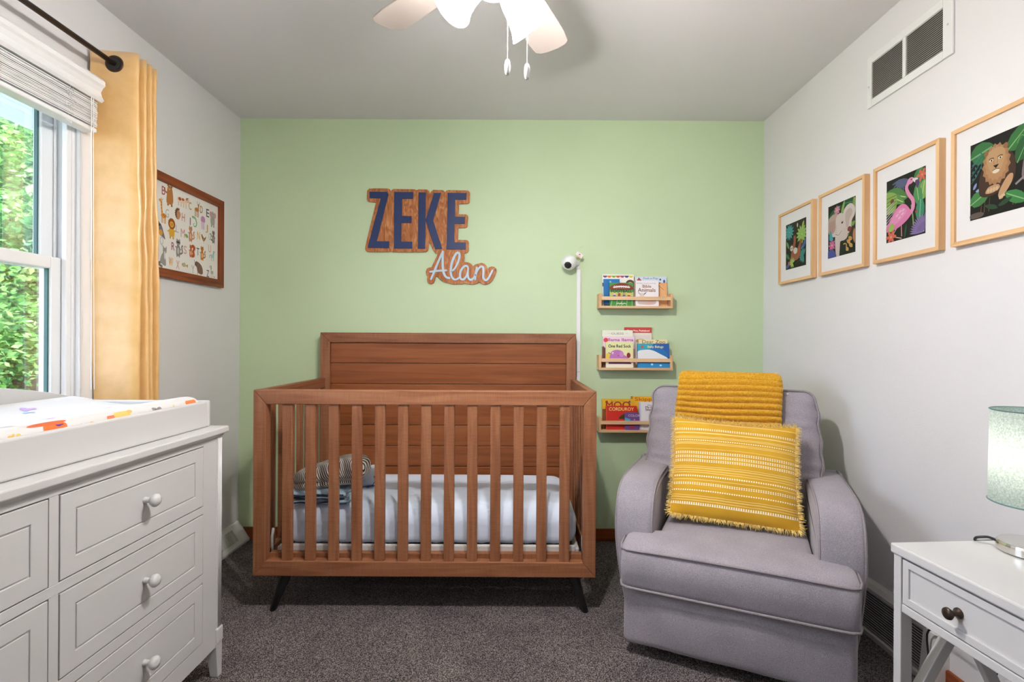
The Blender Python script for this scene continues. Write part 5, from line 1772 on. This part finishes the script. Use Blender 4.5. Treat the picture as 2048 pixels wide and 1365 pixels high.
for c0, c1 in cols:
    for z0, z1 in rows:
        w = piece('drawer', drm, dr, (dx1 + .0, (c0 + c1) / 2, (z0 + z1) / 2), bevel=.0012)
        k = bpy.data.objects.new('knob', knm)
        C.objects.link(k)
        k.parent = w
        k.location = (-.001, 0, .004)
obj('shadow_gap_back', MB().box(dx1 - .040, dx1 - .024, dy0 + .03, dy1 - .03, .12, .82), 'dark_void', dr)
# corner pilasters, plinth blocks and tapered feet
for s_, ye in ((1, dy1), (-1, dy0)):
    a, b = (ye - .028, ye) if s_ > 0 else (ye, ye + .028)
    po = MB().box(dx1 - .03, dx1 + .001, a, b, .155, .829)
    o = obj('pilaster', po, 'white_paint', dr, bevel=.002)
    mb = MB()
    for q in range(3):
        yc = a + .007 + q * .007
        mb.tube([(dx1 + .001, yc, .17), (dx1 + .001, yc, .815)], .0028, 8)
    obj('reeding', mb, 'white_paint', o, smooth=True)
    obj('plinth_block', MB().box(dx1 - .034, dx1 + .006, a - .004, b + .004, .115, .168), 'white_paint', dr, bevel=.005)
    for xx in (dx1 - .014, dx0 + .03):
        ym = (a + b) / 2
        f = MB()
        f.add([(xx - .022, ym - .02, .118), (xx + .017, ym - .02, .118), (xx + .017, ym + .016, .118), (xx - .022, ym + .016, .118), (xx - .010, ym - .010, 0), (xx + .017, ym - .010, 0), (xx + .017, ym + .014, 0), (xx - .010, ym + .014, 0)],
              [(3, 2, 1, 0), (4, 5, 6, 7), (0, 1, 5, 4), (1, 2, 6, 5), (2, 3, 7, 6), (3, 0, 4, 7)])
        obj('foot', f, 'white_paint', dr, bevel=.002)

# tray
tx0, tx1, ty0, ty1, tz0, tz1 = -1.530, -1.048, .60, 1.758, .8535, .942
tr = thing('changing_tray', 'white changing table tray with a curved back on the dresser', 'tray', ((tx0 + tx1) / 2, (ty0 + ty1) / 2, tz0))
obj('front_side', MB().box(tx1 - .018, tx1, ty0 + .016, ty1 - .016, tz0, tz1), 'white_paint', tr, bevel=.006, bseg=3)
for a in (ty0, ty1 - .016):
    obj('end_side', MB().box(tx0, tx1 + .0005, a, a + .016, tz0, tz1 + .001), 'white_paint', tr, bevel=.005, bseg=3)
arch = [(ty0 + .016, tz0)] + [(ty0 + .016 + (ty1 - ty0 - .032) * i / 24, tz1 + .012 + .075 * math.sin(math.pi * i / 24) ** .8) for i in range(25)] + [(ty1 - .016, tz0)]
obj('curved_back', MB().prism(arch, tx0, tx0 + .018, lambda a, b, w: (w, a, b)), 'white_paint', tr, bevel=.003)
obj('floor_panel', MB().box(tx0 + .018, tx1 - .018, ty0 + .016, ty1 - .016, tz0, tz0 + .006), 'white_paint', tr)
# contoured pad
px0, px1, py0, py1 = tx0 + .021, tx1 - .0205, ty0 + .02, ty1 - .02
pad = thing('changing_pad', 'contoured changing pad with a white cover printed with animals', 'changing pad', ((px0 + px1) / 2, (py0 + py1) / 2, tz0 + .0065))
zb0 = tz0 + .0065
PT = .93
def pprof(s):
    """profile across the pad from the front bottom edge over the top to the back bottom edge"""
    pts = [(px1, zb0), (px1 + .0, zb0 + .03), (px1, zb0 + .075), (px1 - .006, zb0 + .097), (px1 - .022, zb0 + .107), (px1 - .06, zb0 + .104), (px1 - .12, zb0 + .090), (px1 - .20, zb0 + .080), (px0 + .20, zb0 + .080),
           (px0 + .12, zb0 + .090), (px0 + .06, zb0 + .104), (px0 + .022, zb0 + .107), (px0 + .006, zb0 + .097), (px0, zb0 + .075), (px0, zb0)]
    f = s * (len(pts) - 1)
    i = min(int(f), len(pts) - 2)
    q = crom([(a, zb0 + (b - zb0) * PT) for a, b in pts], 8, False)
    g = s * (len(q) - 1)
    i = min(int(g), len(q) - 2)
    t = g - i
    return (q[i][0] + (q[i + 1][0] - q[i][0]) * t, q[i][1] + (q[i + 1][1] - q[i][1]) * t)
PR = [pprof(i / 60) for i in range(61)]
def psurf(s, y, lift=0.0):
    f = max(0, min(59.999, s * 60))
    i = int(f)
    t = f - i
    x = PR[i][0] + (PR[i + 1][0] - PR[i][0]) * t
    z = PR[i][1] + (PR[i + 1][1] - PR[i][1]) * t
    tx, tz = PR[min(i + 1, 60)][0] - PR[i][0], PR[min(i + 1, 60)][1] - PR[i][1]
    l = math.hypot(tx, tz) or 1
    nx, nz_ = tz / l, -tx / l
    e = min(1, (y - py0) / .03, (py1 - y) / .03)
    z = zb0 + (z - zb0) * (1 - .16 * (1 - max(0, e)) ** 2)
    return (x + nx * lift, y, z + nz_ * lift)
ys = [py0, py0 + .006, py0 + .015, py0 + .03] + [py0 + .03 + (py1 - py0 - .06) * i / 20 for i in range(1, 20)] + [py1 - .03, py1 - .015, py1 - .006, py1]
mb = MB().grid(lambda i, j: psurf(i / 60, ys[j]), 61, len(ys))
for y in (py0, py1):
    vs_ = [psurf(i / 60, y) for i in range(61)]
    mb.add(vs_, [tuple(range(61)) if y == py1 else tuple(range(60, -1, -1))])
cover = obj('cover', mb, 'pad_white', pad, smooth=True)
def patch(s, y, rs, ry, col, pts=None, lift=.0009):
    n = 18
    V, Fs = [], []
    for r_ in range(5):
        for k in range(n):
            a = 2 * math.pi * k / n
            rad = 1.0
            if pts == 'square':
                rad = 1 / max(abs(math.cos(a)), abs(math.sin(a)))
            elif pts == 'wild':
                rad = .75 + .25 * math.sin(3 * a + y * 40) + .12 * math.sin(5 * a + s * 30)
            q = r_ / 4 * rad
            V.append(psurf(s + rs * q * math.cos(a), min(py1 - .001, max(py0 + .001, y + ry * q * math.sin(a))), lift))
    for r_ in range(4):
        for k in range(n):
            Fs.append((r_ * n + k, (r_ + 1) * n + k, (r_ + 1) * n + (k + 1) % n, r_ * n + (k + 1) % n))
    mp = MB()
    mp.add(V, Fs, hx(col))
    obj('printed_motif', mp, 'paper_print', cover, smooth=True)
# along the front face of the pad
patch(.17, 1.19, .055, .030, '#d9733e', 'square'); patch(.235, 1.175, .02, .05, '#cf6a44', None); patch(.20, 1.20, .012, .012, '#6a3f88', 'wild', .0013)
patch(.175, 1.392, .05, .028, '#e2bd6c', 'square'); patch(.165, 1.352, .035, .013, '#d27a58', 'square'); patch(.21, 1.42, .02, .01, '#d8b060')
patch(.17, 1.525, .045, .024, '#8c8688', 'wild'); patch(.165, 1.525, .02, .012, '#4c484c', 'wild', .0013); patch(.17, 1.60, .03, .009, '#d6c29a', 'wild')
patch(.17, 1.685, .045, .026, '#dd7f4c', 'square'); patch(.16, 1.29, .02, .008, '#e0b860'); patch(.16, 1.255, .02, .010, '#c8c4bc', 'wild')
patch(.17, 1.085, .03, .010, '#dcb060', 'wild'); patch(.15, 1.06, .02, .014, '#c9c5c0', 'wild'); patch(.17, 1.10, .02, .006, '#d9c070'); patch(.17, .95, .05, .03, '#7fa3c4', 'wild')
# on the top
patch(.36, 1.06, .05, .04, '#a6dbe8', 'wild'); patch(.34, 1.22, .025, .03, '#c9a0d0', 'wild'); patch(.36, 1.245, .012, .03, '#c490cc', 'wild'); patch(.47, 1.42, .035, .035, '#bfe0e8', 'wild'); patch(.44, 1.36, .014, .02, '#b9c4e4', 'wild')
patch(.64, 1.19, .03, .05, '#e9c892', 'wild'); patch(.62, 1.28, .025, .03, '#d8c8b4', 'wild'); patch(.66, 1.15, .02, .02, '#e3b45c', 'wild'); patch(.66, 1.47, .02, .028, '#c4a6dc', 'wild'); patch(.63, 1.44, .012, .02, '#a8c0ea', 'wild')
patch(.40, .88, .04, .04, '#e0a070', 'wild'); patch(.6, .9, .05, .04, '#b4d8a0', 'wild'); patch(.5, .74, .04, .03, '#a6c8e8', 'wild'); patch(.55, 1.62, .02, .02, '#e8e0d8', 'wild'); patch(.3, 1.10, .02, .016, '#d9d6cf', 'wild')

# ================================================================== ARMCHAIR (own frame: x along the front, y towards the back)
CA = -25
ch = thing('armchair', 'grey upholstered glider armchair with piped edges', 'armchair', (.731, 1.72, 0), (0, 0, R(CA)), local=True)
def cobj(name, mb, **kw):
    kw.setdefault('smooth', True)
    return obj(name, mb, kw.pop('m', 'upholstery'), ch, **kw)
# swivel base
cobj('swivel_base', MB().lathe([(.24, .0), (.25, .004), (.25, .03), (.22, .05), (.10, .055)], 36, Matrix.Translation((0, .36, 0))), m='black_plastic')
# lower front panel and the overhanging footrest / seat cushion
def bulge(p):
    q = p.copy()
    q.y -= .014 * (1 - (p.x / .37) ** 2) * math.sin(math.pi * max(0, min(1, (p.z - .04) / .25)))
    q.y += .002 * math.sin(p.x * 23 + p.z * 17)
    return q
cobj('lower_panel', MB().rbox((0, .045, .160), (.366, .040, .118), .026, 4, 14, bulge))
T = [(-.372, -.022), (.372, -.022), (.372, .105), (.262, .112), (.256, .135), (.256, .56), (-.256, .56), (-.256, .135), (-.262, .112), (-.372, .105)]
def rcorner(poly, rad, n=5):
    out = []
    k = len(poly)
    for i in range(k):
        p0, p1, p2 = Vector(poly[i - 1]), Vector(poly[i]), Vector(poly[(i + 1) % k])
        r_ = min(rad, (p0 - p1).length * .45, (p2 - p1).length * .45)
        a = p1 + (p0 - p1).normalized() * r_
        b = p1 + (p2 - p1).normalized() * r_
        for j in range(n + 1):
            t = j / n
            q = a * (1 - t) ** 2 + p1 * 2 * t * (1 - t) + b * t * t
            out.append((q.x, q.y))
    return out
TR = rcorner(T, .035)
def seat_z(x, y):
    return .412 + .018 * math.sin(min(1, max(0, (y + .02) / .25)) * math.pi / 2) + .006 * (1 - (x / .37) ** 2)
# the cushion is a stack of outline loops: bottom, sides, rounded upper edge, then filled top rings
mb = MB()
def ringpts(inset, z, sl):
    c0 = Vector((0, .22))
    out = []
    for x, y in TR:
        d_ = Vector((x, y)) - c0
        l = d_.length
        q = c0 + d_ * max(0, (l - inset) / l)
        zz = z if sl is None else seat_z(q.x, q.y) - sl
        bul = 0
        if y < .0 and z is not None and .28 < z < .40:
            bul = -.012 * math.sin(math.pi * (z - .26) / .15)
        out.append((q.x, q.y + bul, zz))
    return out
loops = [ringpts(.02, .262, None), ringpts(.004, .266, None), ringpts(0, .28, None), ringpts(0, .315, None), ringpts(0, .35, None), ringpts(0, .385, None), ringpts(.001, None, .016), ringpts(.008, None, .006), ringpts(.022, None, .001),
         ringpts(.05, None, .0), ringpts(.10, None, 0), ringpts(.16, None, 0), ringpts(.24, None, 0), ringpts(.5, None, 0)]
nT = len(TR)
mb.grid(lambda i, j: loops[j][i], nT, len(loops), True)
mb.add([loops[0][i] for i in range(nT)], [tuple(range(nT - 1, -1, -1))])
cobj('seat_cushion', mb)
front = [i for i, (x, y) in enumerate(TR) if y < .10 and abs(x) > -1]
def pipe(pts, r=.0042):
    return MB().tube(pts, r, 7)
pts = [(x, y - .003 if y < 0 else y, seat_z(x, y) - .013) for x, y in TR if y < .09]
# order: left rear corner -> front -> right rear corner
pl = sorted([q for q in pts if q[0] < -.30], key=lambda q: (-q[1], q[0]))
pf = sorted([q for q in pts if abs(q[0]) <= .30], key=lambda q: q[0])
line = [(-.374, .085, seat_z(-.37, .085) - .013), (-.3745, .02, seat_z(-.37, .02) - .013), (-.366, -.012, seat_z(-.37, -.012) - .013), (-.345, -.024, seat_z(-.34, -.022) - .013)] + \
       [(-.30 + .05 * i, -.0255, seat_z(-.30 + .05 * i, -.022) - .013) for i in range(13)] + \
       [(.345, -.024, seat_z(.34, -.022) - .013), (.366, -.012, seat_z(.37, -.012) - .013), (.3745, .02, seat_z(.37, .02) - .013), (.374, .085, seat_z(.37, .085) - .013)]
cobj('piping', pipe(line), m='piping')
line2 = [(a, b, .265) for a, b, c in line]
cobj('piping', pipe(line2, .005), m='piping')
# arms
prof = [(.115, .075), (.105, .20), (.10, .40), (.103, .47), (.118, .525), (.150, .567), (.20, .593), (.27, .604), (.40, .606), (.60, .602), (.675, .596), (.685, .56), (.685, .075)]
AP = crom(prof, 4, False)
def arm(x0, x1):
    mb = MB()
    r_ = .026
    n = 6
    cen = Vector((.40, .30))
    rows_ = []
    for k in range(n + 1):
        a = math.pi / 2 * k / n
        rows_.append((x0 + r_ * (1 - math.sin(a)), r_ * (1 - math.cos(a))))
    rows_ = [(x0 + r_ * (1 - math.sin(math.pi / 2 * k / n)), r_ * (1 - math.cos(math.pi / 2 * k / n))) for k in range(n + 1)][::-1]
    rows_ = [(x0, r_)] + [(x0 + r_ * (1 - math.cos(math.pi / 2 * k / n)), r_ * (1 - math.sin(math.pi / 2 * k / n))) for k in range(1, n + 1)]
    rows_ += [((x0 + x1) / 2, -.004)]
    rows_ += [(x1 - (a - x0), b) for a, b in reversed(rows_[:-1])]
    L = []
    k_ = len(AP)
    for x, ins in rows_:
        ring = []
        for i, (y, z) in enumerate(AP):
            a, b = Vector(AP[max(i - 1, 0)]), Vector(AP[min(i + 1, k_ - 1)])
            t = (b - a).normalized()
            nrm = Vector((t.y, -t.x))       # points into the arm
            q = Vector((y, z)) + nrm * ins
            tp = max(0, min(1, (.42 - q.y) / .30)) ** 1.5 * (.045 if x0 < 0 else .030)
            out_ = (x - x0) / (x1 - x0) if x0 < 0 else (x1 - x) / (x1 - x0)
            ring.append((x + (tp if x0 < 0 else -tp) * (1 - out_), q.x, max(.07, q.y)))
        L.append(ring)
    mb.grid(lambda i, j: L[j][i], k_, len(L))
    for ring, rev in ((L[0], False), (L[-1], True)):
        mb.add(ring, [tuple(range(k_)) if not rev else tuple(range(k_ - 1, -1, -1))])
    a_ = cobj('arm', mb)
    for xx in (x0 + .008, x1 - .008):
        pts = []
        for i, (y, z) in enumerate(AP):
            if z < .10 and y > .5:
                continue
            a, b = Vector(AP[max(i - 1, 0)]), Vector(AP[min(i + 1, k_ - 1)])
            t = (b - a).normalized()
            q = Vector((y, z)) + Vector((t.y, -t.x)) * .007
            tp = max(0, min(1, (.42 - q.y) / .30)) ** 1.5 * (.045 if x0 < 0 else .030)
            out_ = (xx - x0) / (x1 - x0) if x0 < 0 else (x1 - xx) / (x1 - x0)
            pts.append((xx + (tp if x0 < 0 else -tp) * (1 - out_), q.x, q.y))
        o = obj('arm_piping', pipe(pts, .0042), 'piping', a_, smooth=True)
arm(-.425, -.272)
arm(.262, .408)
# back cushion
BKM = Matrix.Translation((-.028, .465, .43)) @ Matrix.Rotation(R(-15.5), 4, 'X')
def bfn(p):
    x, y, z = p
    u, w = x / .355, (z - .275) / .275
    pf_ = (1 - abs(u) ** 3) * (1 - abs(w) ** 3)
    s_ = -1 if y < .09 else 1
    y += s_ * .026 * max(0, pf_)
    e = max(0, abs(u) - .55) / .45
    y += .006 * (math.sin(z * 88 + 3 * u + 2 * math.sin(z * 31)) ** 3) * e * (1 if y < .09 else .3)
    x += .0035 * math.sin(z * 60) * (1 if abs(u) > .95 else 0)
    y += .006 * math.exp(-((z - .21 - .10 * (abs(u) - .9)) / .012) ** 2) * e * (1 if s_ < 0 else 0)
    x *= 1.02 - .05 * max(0, w)
    return BKM @ Vector((x, y, z))
cobj('back_cushion', MB().rbox((0, .09, .275), (.355, .088, .275), .060, 5, 36, bfn))
def dense(poly, step=.012, closed=True):
    out = []
    k = len(poly)
    for i in range(k if closed else k - 1):
        a, b = poly[i], poly[(i + 1) % k]
        l = math.dist(a, b)
        n = max(1, int(l / step))
        for j in range(n):
            out.append(tuple(p + (q - p) * j / n for p, q in zip(a, b)))
    if not closed:
        out.append(tuple(poly[-1]))
    return out
def rrect(w, z0, z1, r, n=6):
    out = []
    for cx_, cz_, a0 in ((w - r, z1 - r, 0), (-w + r, z1 - r, 90), (-w + r, z0 + r, 180), (w - r, z0 + r, 270)):
        for k in range(n + 1):
            a = R(a0 + 90 * k / n)
            out.append((cx_ + r * math.cos(a), cz_ + r * math.sin(a)))
    return out
pts = [bfn(Vector((x, .0215, z))) for x, z in dense(rrect(.344, .012, .540, .05))]
cobj('piping', MB().tube(pts, .0042, 7, closed=True), m='piping')
cobj('back_frame', MB().rbox((-.01, .665, .36), (.262, .07, .29), .04, 3, 4))

# ------------------------------------------------------------------ ribbed throw folded over the chair back (chair frame copied)
th = thing('throw_blanket', 'mustard ribbed plush throw folded over the top of the armchair back', 'blanket', (.731, 1.72, 0), (0, 0, R(CA)), local=True)
def lean(y, z):
    q = BKM @ Vector((0, y, z))
    return (q.y, q.z)
raw = [lean(-.036, .20), lean(-.040, .32), lean(-.036, .42), lean(-.026, .50), lean(-.006, .558), lean(.04, .590), lean(.10, .597), lean(.16, .590), lean(.205, .560), lean(.225, .50), lean(.230, .40), lean(.228, .30)]
pth = crom(raw, 16, False)
# resample by length
seg = [0]
for a, b in zip(pth, pth[1:]):
    seg.append(seg[-1] + math.hypot(b[0] - a[0], b[1] - a[1]))
def at_len(l):
    for i in range(len(seg) - 1):
        if seg[i + 1] >= l:
            t = (l - seg[i]) / (seg[i + 1] - seg[i] + 1e-9)
            return tuple(pth[i][k] + (pth[i + 1][k] - pth[i][k]) * t for k in (0, 1))
    return pth[-1]
TL = seg[-1]
PIT = .0262
NS = int(TL / PIT * 14)
def tsurf(s, u, inner=0.0):
    """s along the path, u across -1..1"""
    y, z = at_len(min(TL - 1e-4, max(0, s)))
    y2, z2 = at_len(min(TL - 1e-4, max(0, s) + .002))
    t = Vector((y2 - y, z2 - z))
    t = t.normalized() if t.length > 1e-9 else Vector((0, 1))
    n = Vector((-t.y, t.x))          # outwards (towards the room, then up)
    ph_ = s + .004 * math.sin(u * 2.6 + s * 11)
    rib = abs(math.sin(math.pi * ph_ / PIT)) ** .55
    e = max(0, abs(u) - .9) / .1
    amp = (.0 + .023 * rib) * (1 - .7 * e ** 2) + .006
    if inner:
        amp = -.001
    xw = (-.036 + .212 * u) + .003 * math.sin(s * 23) + (.003 * rib * (1 if u > 0 else -1) if abs(u) > .9 else 0)
    return Vector((xw, y + n.x * amp, z + n.y * amp))
NU = 40
mb = MB()
def tg_(i, j):
    k = i
    u = -1 + 2 * k / (NU - 1)
    return tsurf(TL * j / (NS - 1), u)
mb.grid(tg_, NU, NS)
mb.grid(lambda i, j: tsurf(TL * j / (NS - 1), 1 - 2 * i / (NU - 1), 1), NU, NS)
o0 = NU * NS
for j in range(NS - 1):
    mb.f.append((j * NU, (j + 1) * NU, o0 + (j + 1) * NU + NU - 1, o0 + j * NU + NU - 1)); mb.c.append(None)
    mb.f.append((j * NU + NU - 1, o0 + j * NU, o0 + (j + 1) * NU, (j + 1) * NU + NU - 1)); mb.c.append(None)
cl_ = obj('plush_face', mb, 'throw', th, smooth=True)
fb = MB()
for q in range(26000):
    s, u = random.random() * TL * .78, random.uniform(-1, 1)
    p0 = tsurf(s, u)
    pe = tsurf(s + .001, u)
    n = (p0 - tsurf(s, u, 1)).normalized()
    d_ = (n + Vector((random.uniform(-.6, .6), random.uniform(-.5, .5), random.uniform(-.7, .3)))).normalized()
    sd = Vector((random.uniform(-1, 1), random.uniform(-1, 1), random.uniform(-1, 1))).cross(d_).normalized() * .0007
    l = random.uniform(.002, .0045)
    fb.add([p0 - sd - n * .001, p0 + sd - n * .001, p0 + d_ * l], [(0, 1, 2)])
pf_o = obj('plush_pile', fb, 'throw_fibre', cl_)
pf_o['kind'] = 'stuff'

# ------------------------------------------------------------------ fringed pillow
pi = thing('fringed_pillow', 'yellow woven striped throw pillow with fringed edges on the armchair', 'pillow', (.876, 2.045, .637), (R(-27), R(2.5), R(-19)), local=True)
def pil(x, z, sgn):
    a, b = 2 * x / PW, 2 * z / PH
    pull = 1 - .05 * (1 - a * a) * 0
    X = x * (1 - .035 * (1 - b * b))
    Z = z * (1 - .035 * (1 - a * a))
    tck = .062 * (max(0, 1 - abs(a) ** 2.4) ** .62) * (max(0, 1 - abs(b) ** 2.4) ** .62)
    tck += .003 * math.sin(a * 5 + b * 3) * (1 - a * a) * (1 - b * b)
    tck += .0022 * math.sin(b * 21 + a * 2.2) * (1 - b * b) * (1 - a * a)
    return Vector((X, sgn * tck - .012 * b * b, Z - .006 * (1 - a * a)))
N = 44
mb = MB()
mb.grid(lambda i, j: pil(-PW / 2 + PW * i / (N - 1), -PH / 2 + PH * j / (N - 1), -1), N, N)
mb.grid(lambda i, j: pil(PW / 2 - PW * i / (N - 1), -PH / 2 + PH * j / (N - 1), 1), N, N)
pc = obj('cover', mb, 'pillow_weave', pi, smooth=True)
fb = MB()
def strand(p0, out, l):
    along = Vector((-out.z, 0, out.x))
    d_ = out + along * random.uniform(-.7, .7) + Vector((0, random.uniform(-.7, .5), random.uniform(-.35, .1)))
    d_.normalize()
    bend = Vector((random.uniform(-.5, .5), random.uniform(-.5, .3), random.uniform(-.6, .2)))
    p1 = p0 + d_ * l * .5
    p2 = p1 + (d_ + bend * .7).normalized() * l * .5
    fb.tube([p0, p1, p2], [.0010, .0009, .0004], 3, caps=False)
for q in range(2300):
    t = random.uniform(-1, 1)
    e = random.randrange(4)
    x, z, out = ((t * PW / 2, PH / 2, Vector((0, 0, 1))), (t * PW / 2, -PH / 2, Vector((0, 0, -1))), (PW / 2, t * PH / 2, Vector((1, 0, 0))), (-PW / 2, t * PH / 2, Vector((-1, 0, 0))))[e]
    strand(pil(x, z, 0) - out * .004, out, random.uniform(.010, .028))
fo = obj('fringe', fb, 'fringe', pi)
fo['kind'] = 'stuff'

# ================================================================== WHITE TABLE, LAMP
TZ = .660
tb = thing('side_table', 'white side table with one drawer and dark knobs', 'table', (.932, 1.254, 0), (0, 0, R(3.7)), local=True)
TLn, TD = .62, .43
def tob(name, mb, **kw):
    kw.setdefault('bevel', .002)
    return obj(name, mb, kw.pop('m', 'white_paint'), tb, **kw)
tob('top', MB().box(-.004, TD, -TLn, .004, TZ - .024, TZ), bevel=.004)
for y in (-.024, -TLn + .002):
    for x in (0.0, TD - .034):
        tob('leg', MB().box(x, x + .030, y, y + .022, 0, TZ - .024))
tob('front_rail', MB().box(.002, .024, -TLn + .024, -.024, TZ - .158, TZ - .138))
tob('back_panel', MB().box(TD - .03, TD - .012, -TLn + .024, -.024, TZ - .158, TZ - .024))
for y in (-.020, -TLn + .004):
    tob('end_panel', MB().box(.030, TD - .034, y, y + .014, TZ - .158, TZ - .024))
# drawer
y0, y1, z0, z1 = -TLn + .027, -.027, TZ - .135, TZ - .029
d = MB()
d.box(.006, .022, y0, y1, z0, z1)
g_ = .017
ring_face(d, .006, .0015, y0, y1, z0, z1, g_)
dw = tob('drawer', d, bevel=.001)
for ky in (-.168, -TLn + .168):
    M = Matrix.Translation((.006, ky, TZ - .085)) @ Matrix.Rotation(R(-90), 4, 'Y')
    obj('knob', MB().lathe([(.0115, 0), (.011, .003), (.006, .006), (.0055, .016), (.010, .020), (.0128, .024), (.012, .028), (.004, .030)], 22, M), 'bronze', dw, smooth=True, label='dark bronze knob')
# slanted braces under the far and near ends
def bar(a, b, w, y0, y1):
    a, b = Vector(a), Vector(b)
    t = (b - a).normalized()
    n = Vector((-t.y, t.x)) * w / 2
    pts = [a + n, a - n, b - n, b + n]
    return MB().prism([(q.x, q.y) for q in pts], y0, y1, lambda p, q, v: (p, v, q))
for y in (-.030, -TLn + .012):
    tob('brace', bar((.028, .268), (.172, .508), .026, y, y + .022))
    tob('brace', bar((.150, .508), (.385, .03), .026, y + .001, y + .021))

lp = thing('table_lamp', 'small lit table lamp with grey green drum shade and chrome base', 'lamp', (1.213, 1.190, TZ))
LC = Matrix.Translation((1.213, 1.190, 0))
obj('base', MB().lathe([(.058, TZ), (.066, TZ + .003), (.066, TZ + .019), (.062, TZ + .024), (.012, TZ + .026)], 40, LC), 'chrome', lp, smooth=False, bevel=.001)
obj('stem', MB().lathe([(.008, TZ + .025), (.006, TZ + .035), (.006, TZ + .19), (.012, TZ + .195), (.012, TZ + .22)], 16, LC), 'chrome', lp, smooth=True)
zz0, zz1 = .777, .994
shd = obj('lamp_shade', MB().lathe([(.0805, zz0), (.0775, zz1)], 48, LC, cap=False), 'lamp_linen', lp, smooth=True)
for z, r_ in ((zz0, .0808), (zz1, .0778)):
    rp = [(1.213 + r_ * math.cos(2 * math.pi * k / 40), 1.190 + r_ * math.sin(2 * math.pi * k / 40), z) for k in range(40)]
    obj('shade_rim', MB().tube(rp, .0016, 6, closed=True), 'lamp_trim', shd)
mb = MB()
for k in range(3):
    a = 2 * math.pi * k / 3 + .4
    mb.tube([(1.213, 1.190, TZ + .225), (1.213 + .079 * math.cos(a), 1.190 + .079 * math.sin(a), TZ + .235)], .0013, 5)
obj('spider', mb, 'chrome', shd)
obj('bulb', MB().lathe([(.010, TZ + .19), (.012, TZ + .2), (.022, TZ + .21), (.022, TZ + .217), (.014, TZ + .222), (.003, TZ + .224)], 18, LC), 'bulb', lp, smooth=True)
ld = bpy.data.lights.new('lamp_light', 'POINT')
ld.energy = 0.36
ld.color = (1, .92, .80)
ld.shadow_soft_size = .03
lo = bpy.data.objects.new('lamp_light', ld)
C.objects.link(lo)
lo.location = (0, 0, .232)
lo.parent = lp
cord = [(1.172, 1.232, TZ + .012), (1.160, 1.243, TZ + .018), (1.150, 1.250, TZ + .017), (1.143, 1.262, TZ + .010), (1.16, 1.276, TZ - .004), (1.22, 1.280, TZ - .006), (1.30, 1.292, TZ - .03), (1.355, 1.305, TZ - .10), (1.375, 1.33, .45), (1.375, 1.42, .24), (1.382, 1.68, .21), (1.384, 1.70, .10), (1.38, 1.69, .01)]
obj('cord', MB().tube(crom(cord, 6, False), .0032, 7), 'black_plastic', lp, smooth=True, label='black power cord')

# ------------------------------------------------------------------ outlet and loose cables under the table
ot = thing('wall_outlet', 'white wall outlet plate low on the right wall under the table', 'outlet', (XR, 1.40, .30))
obj('plate', MB().box(XR - .006, XR, 1.365, 1.435, .255, .370), 'outlet', ot, bevel=.002)
for z in (.285, .340):
    obj('socket', MB().lathe([(.017, 0), (.017, .002), (.015, .003)], 18, Matrix.Translation((XR - .006, 1.40, z)) @ Matrix.Rotation(R(-90), 4, 'Y')), 'outlet', ot)
wc = [(XR - .012, 1.46, .34), (XR - .02, 1.47, .27), (XR - .022, 1.50, .16), (XR - .03, 1.52, .10), (XR - .04, 1.53, .01)]
tag(obj('thin_cable', MB().tube(crom(wc, 6, False), .0018, 6), 'black_plastic', smooth=True), 'thin dark cable hanging down the wall under the table', 'cable')
wc = [(1.21, 1.60, .006), (1.24, 1.54, .03), (1.29, 1.48, .05), (1.35, 1.44, .04), (1.39, 1.38, .008)]
tag(obj('white_cable', MB().tube(crom(wc, 8, False), .003, 7), 'white_plastic', smooth=True), 'white cable looping over the carpet under the table', 'cable')
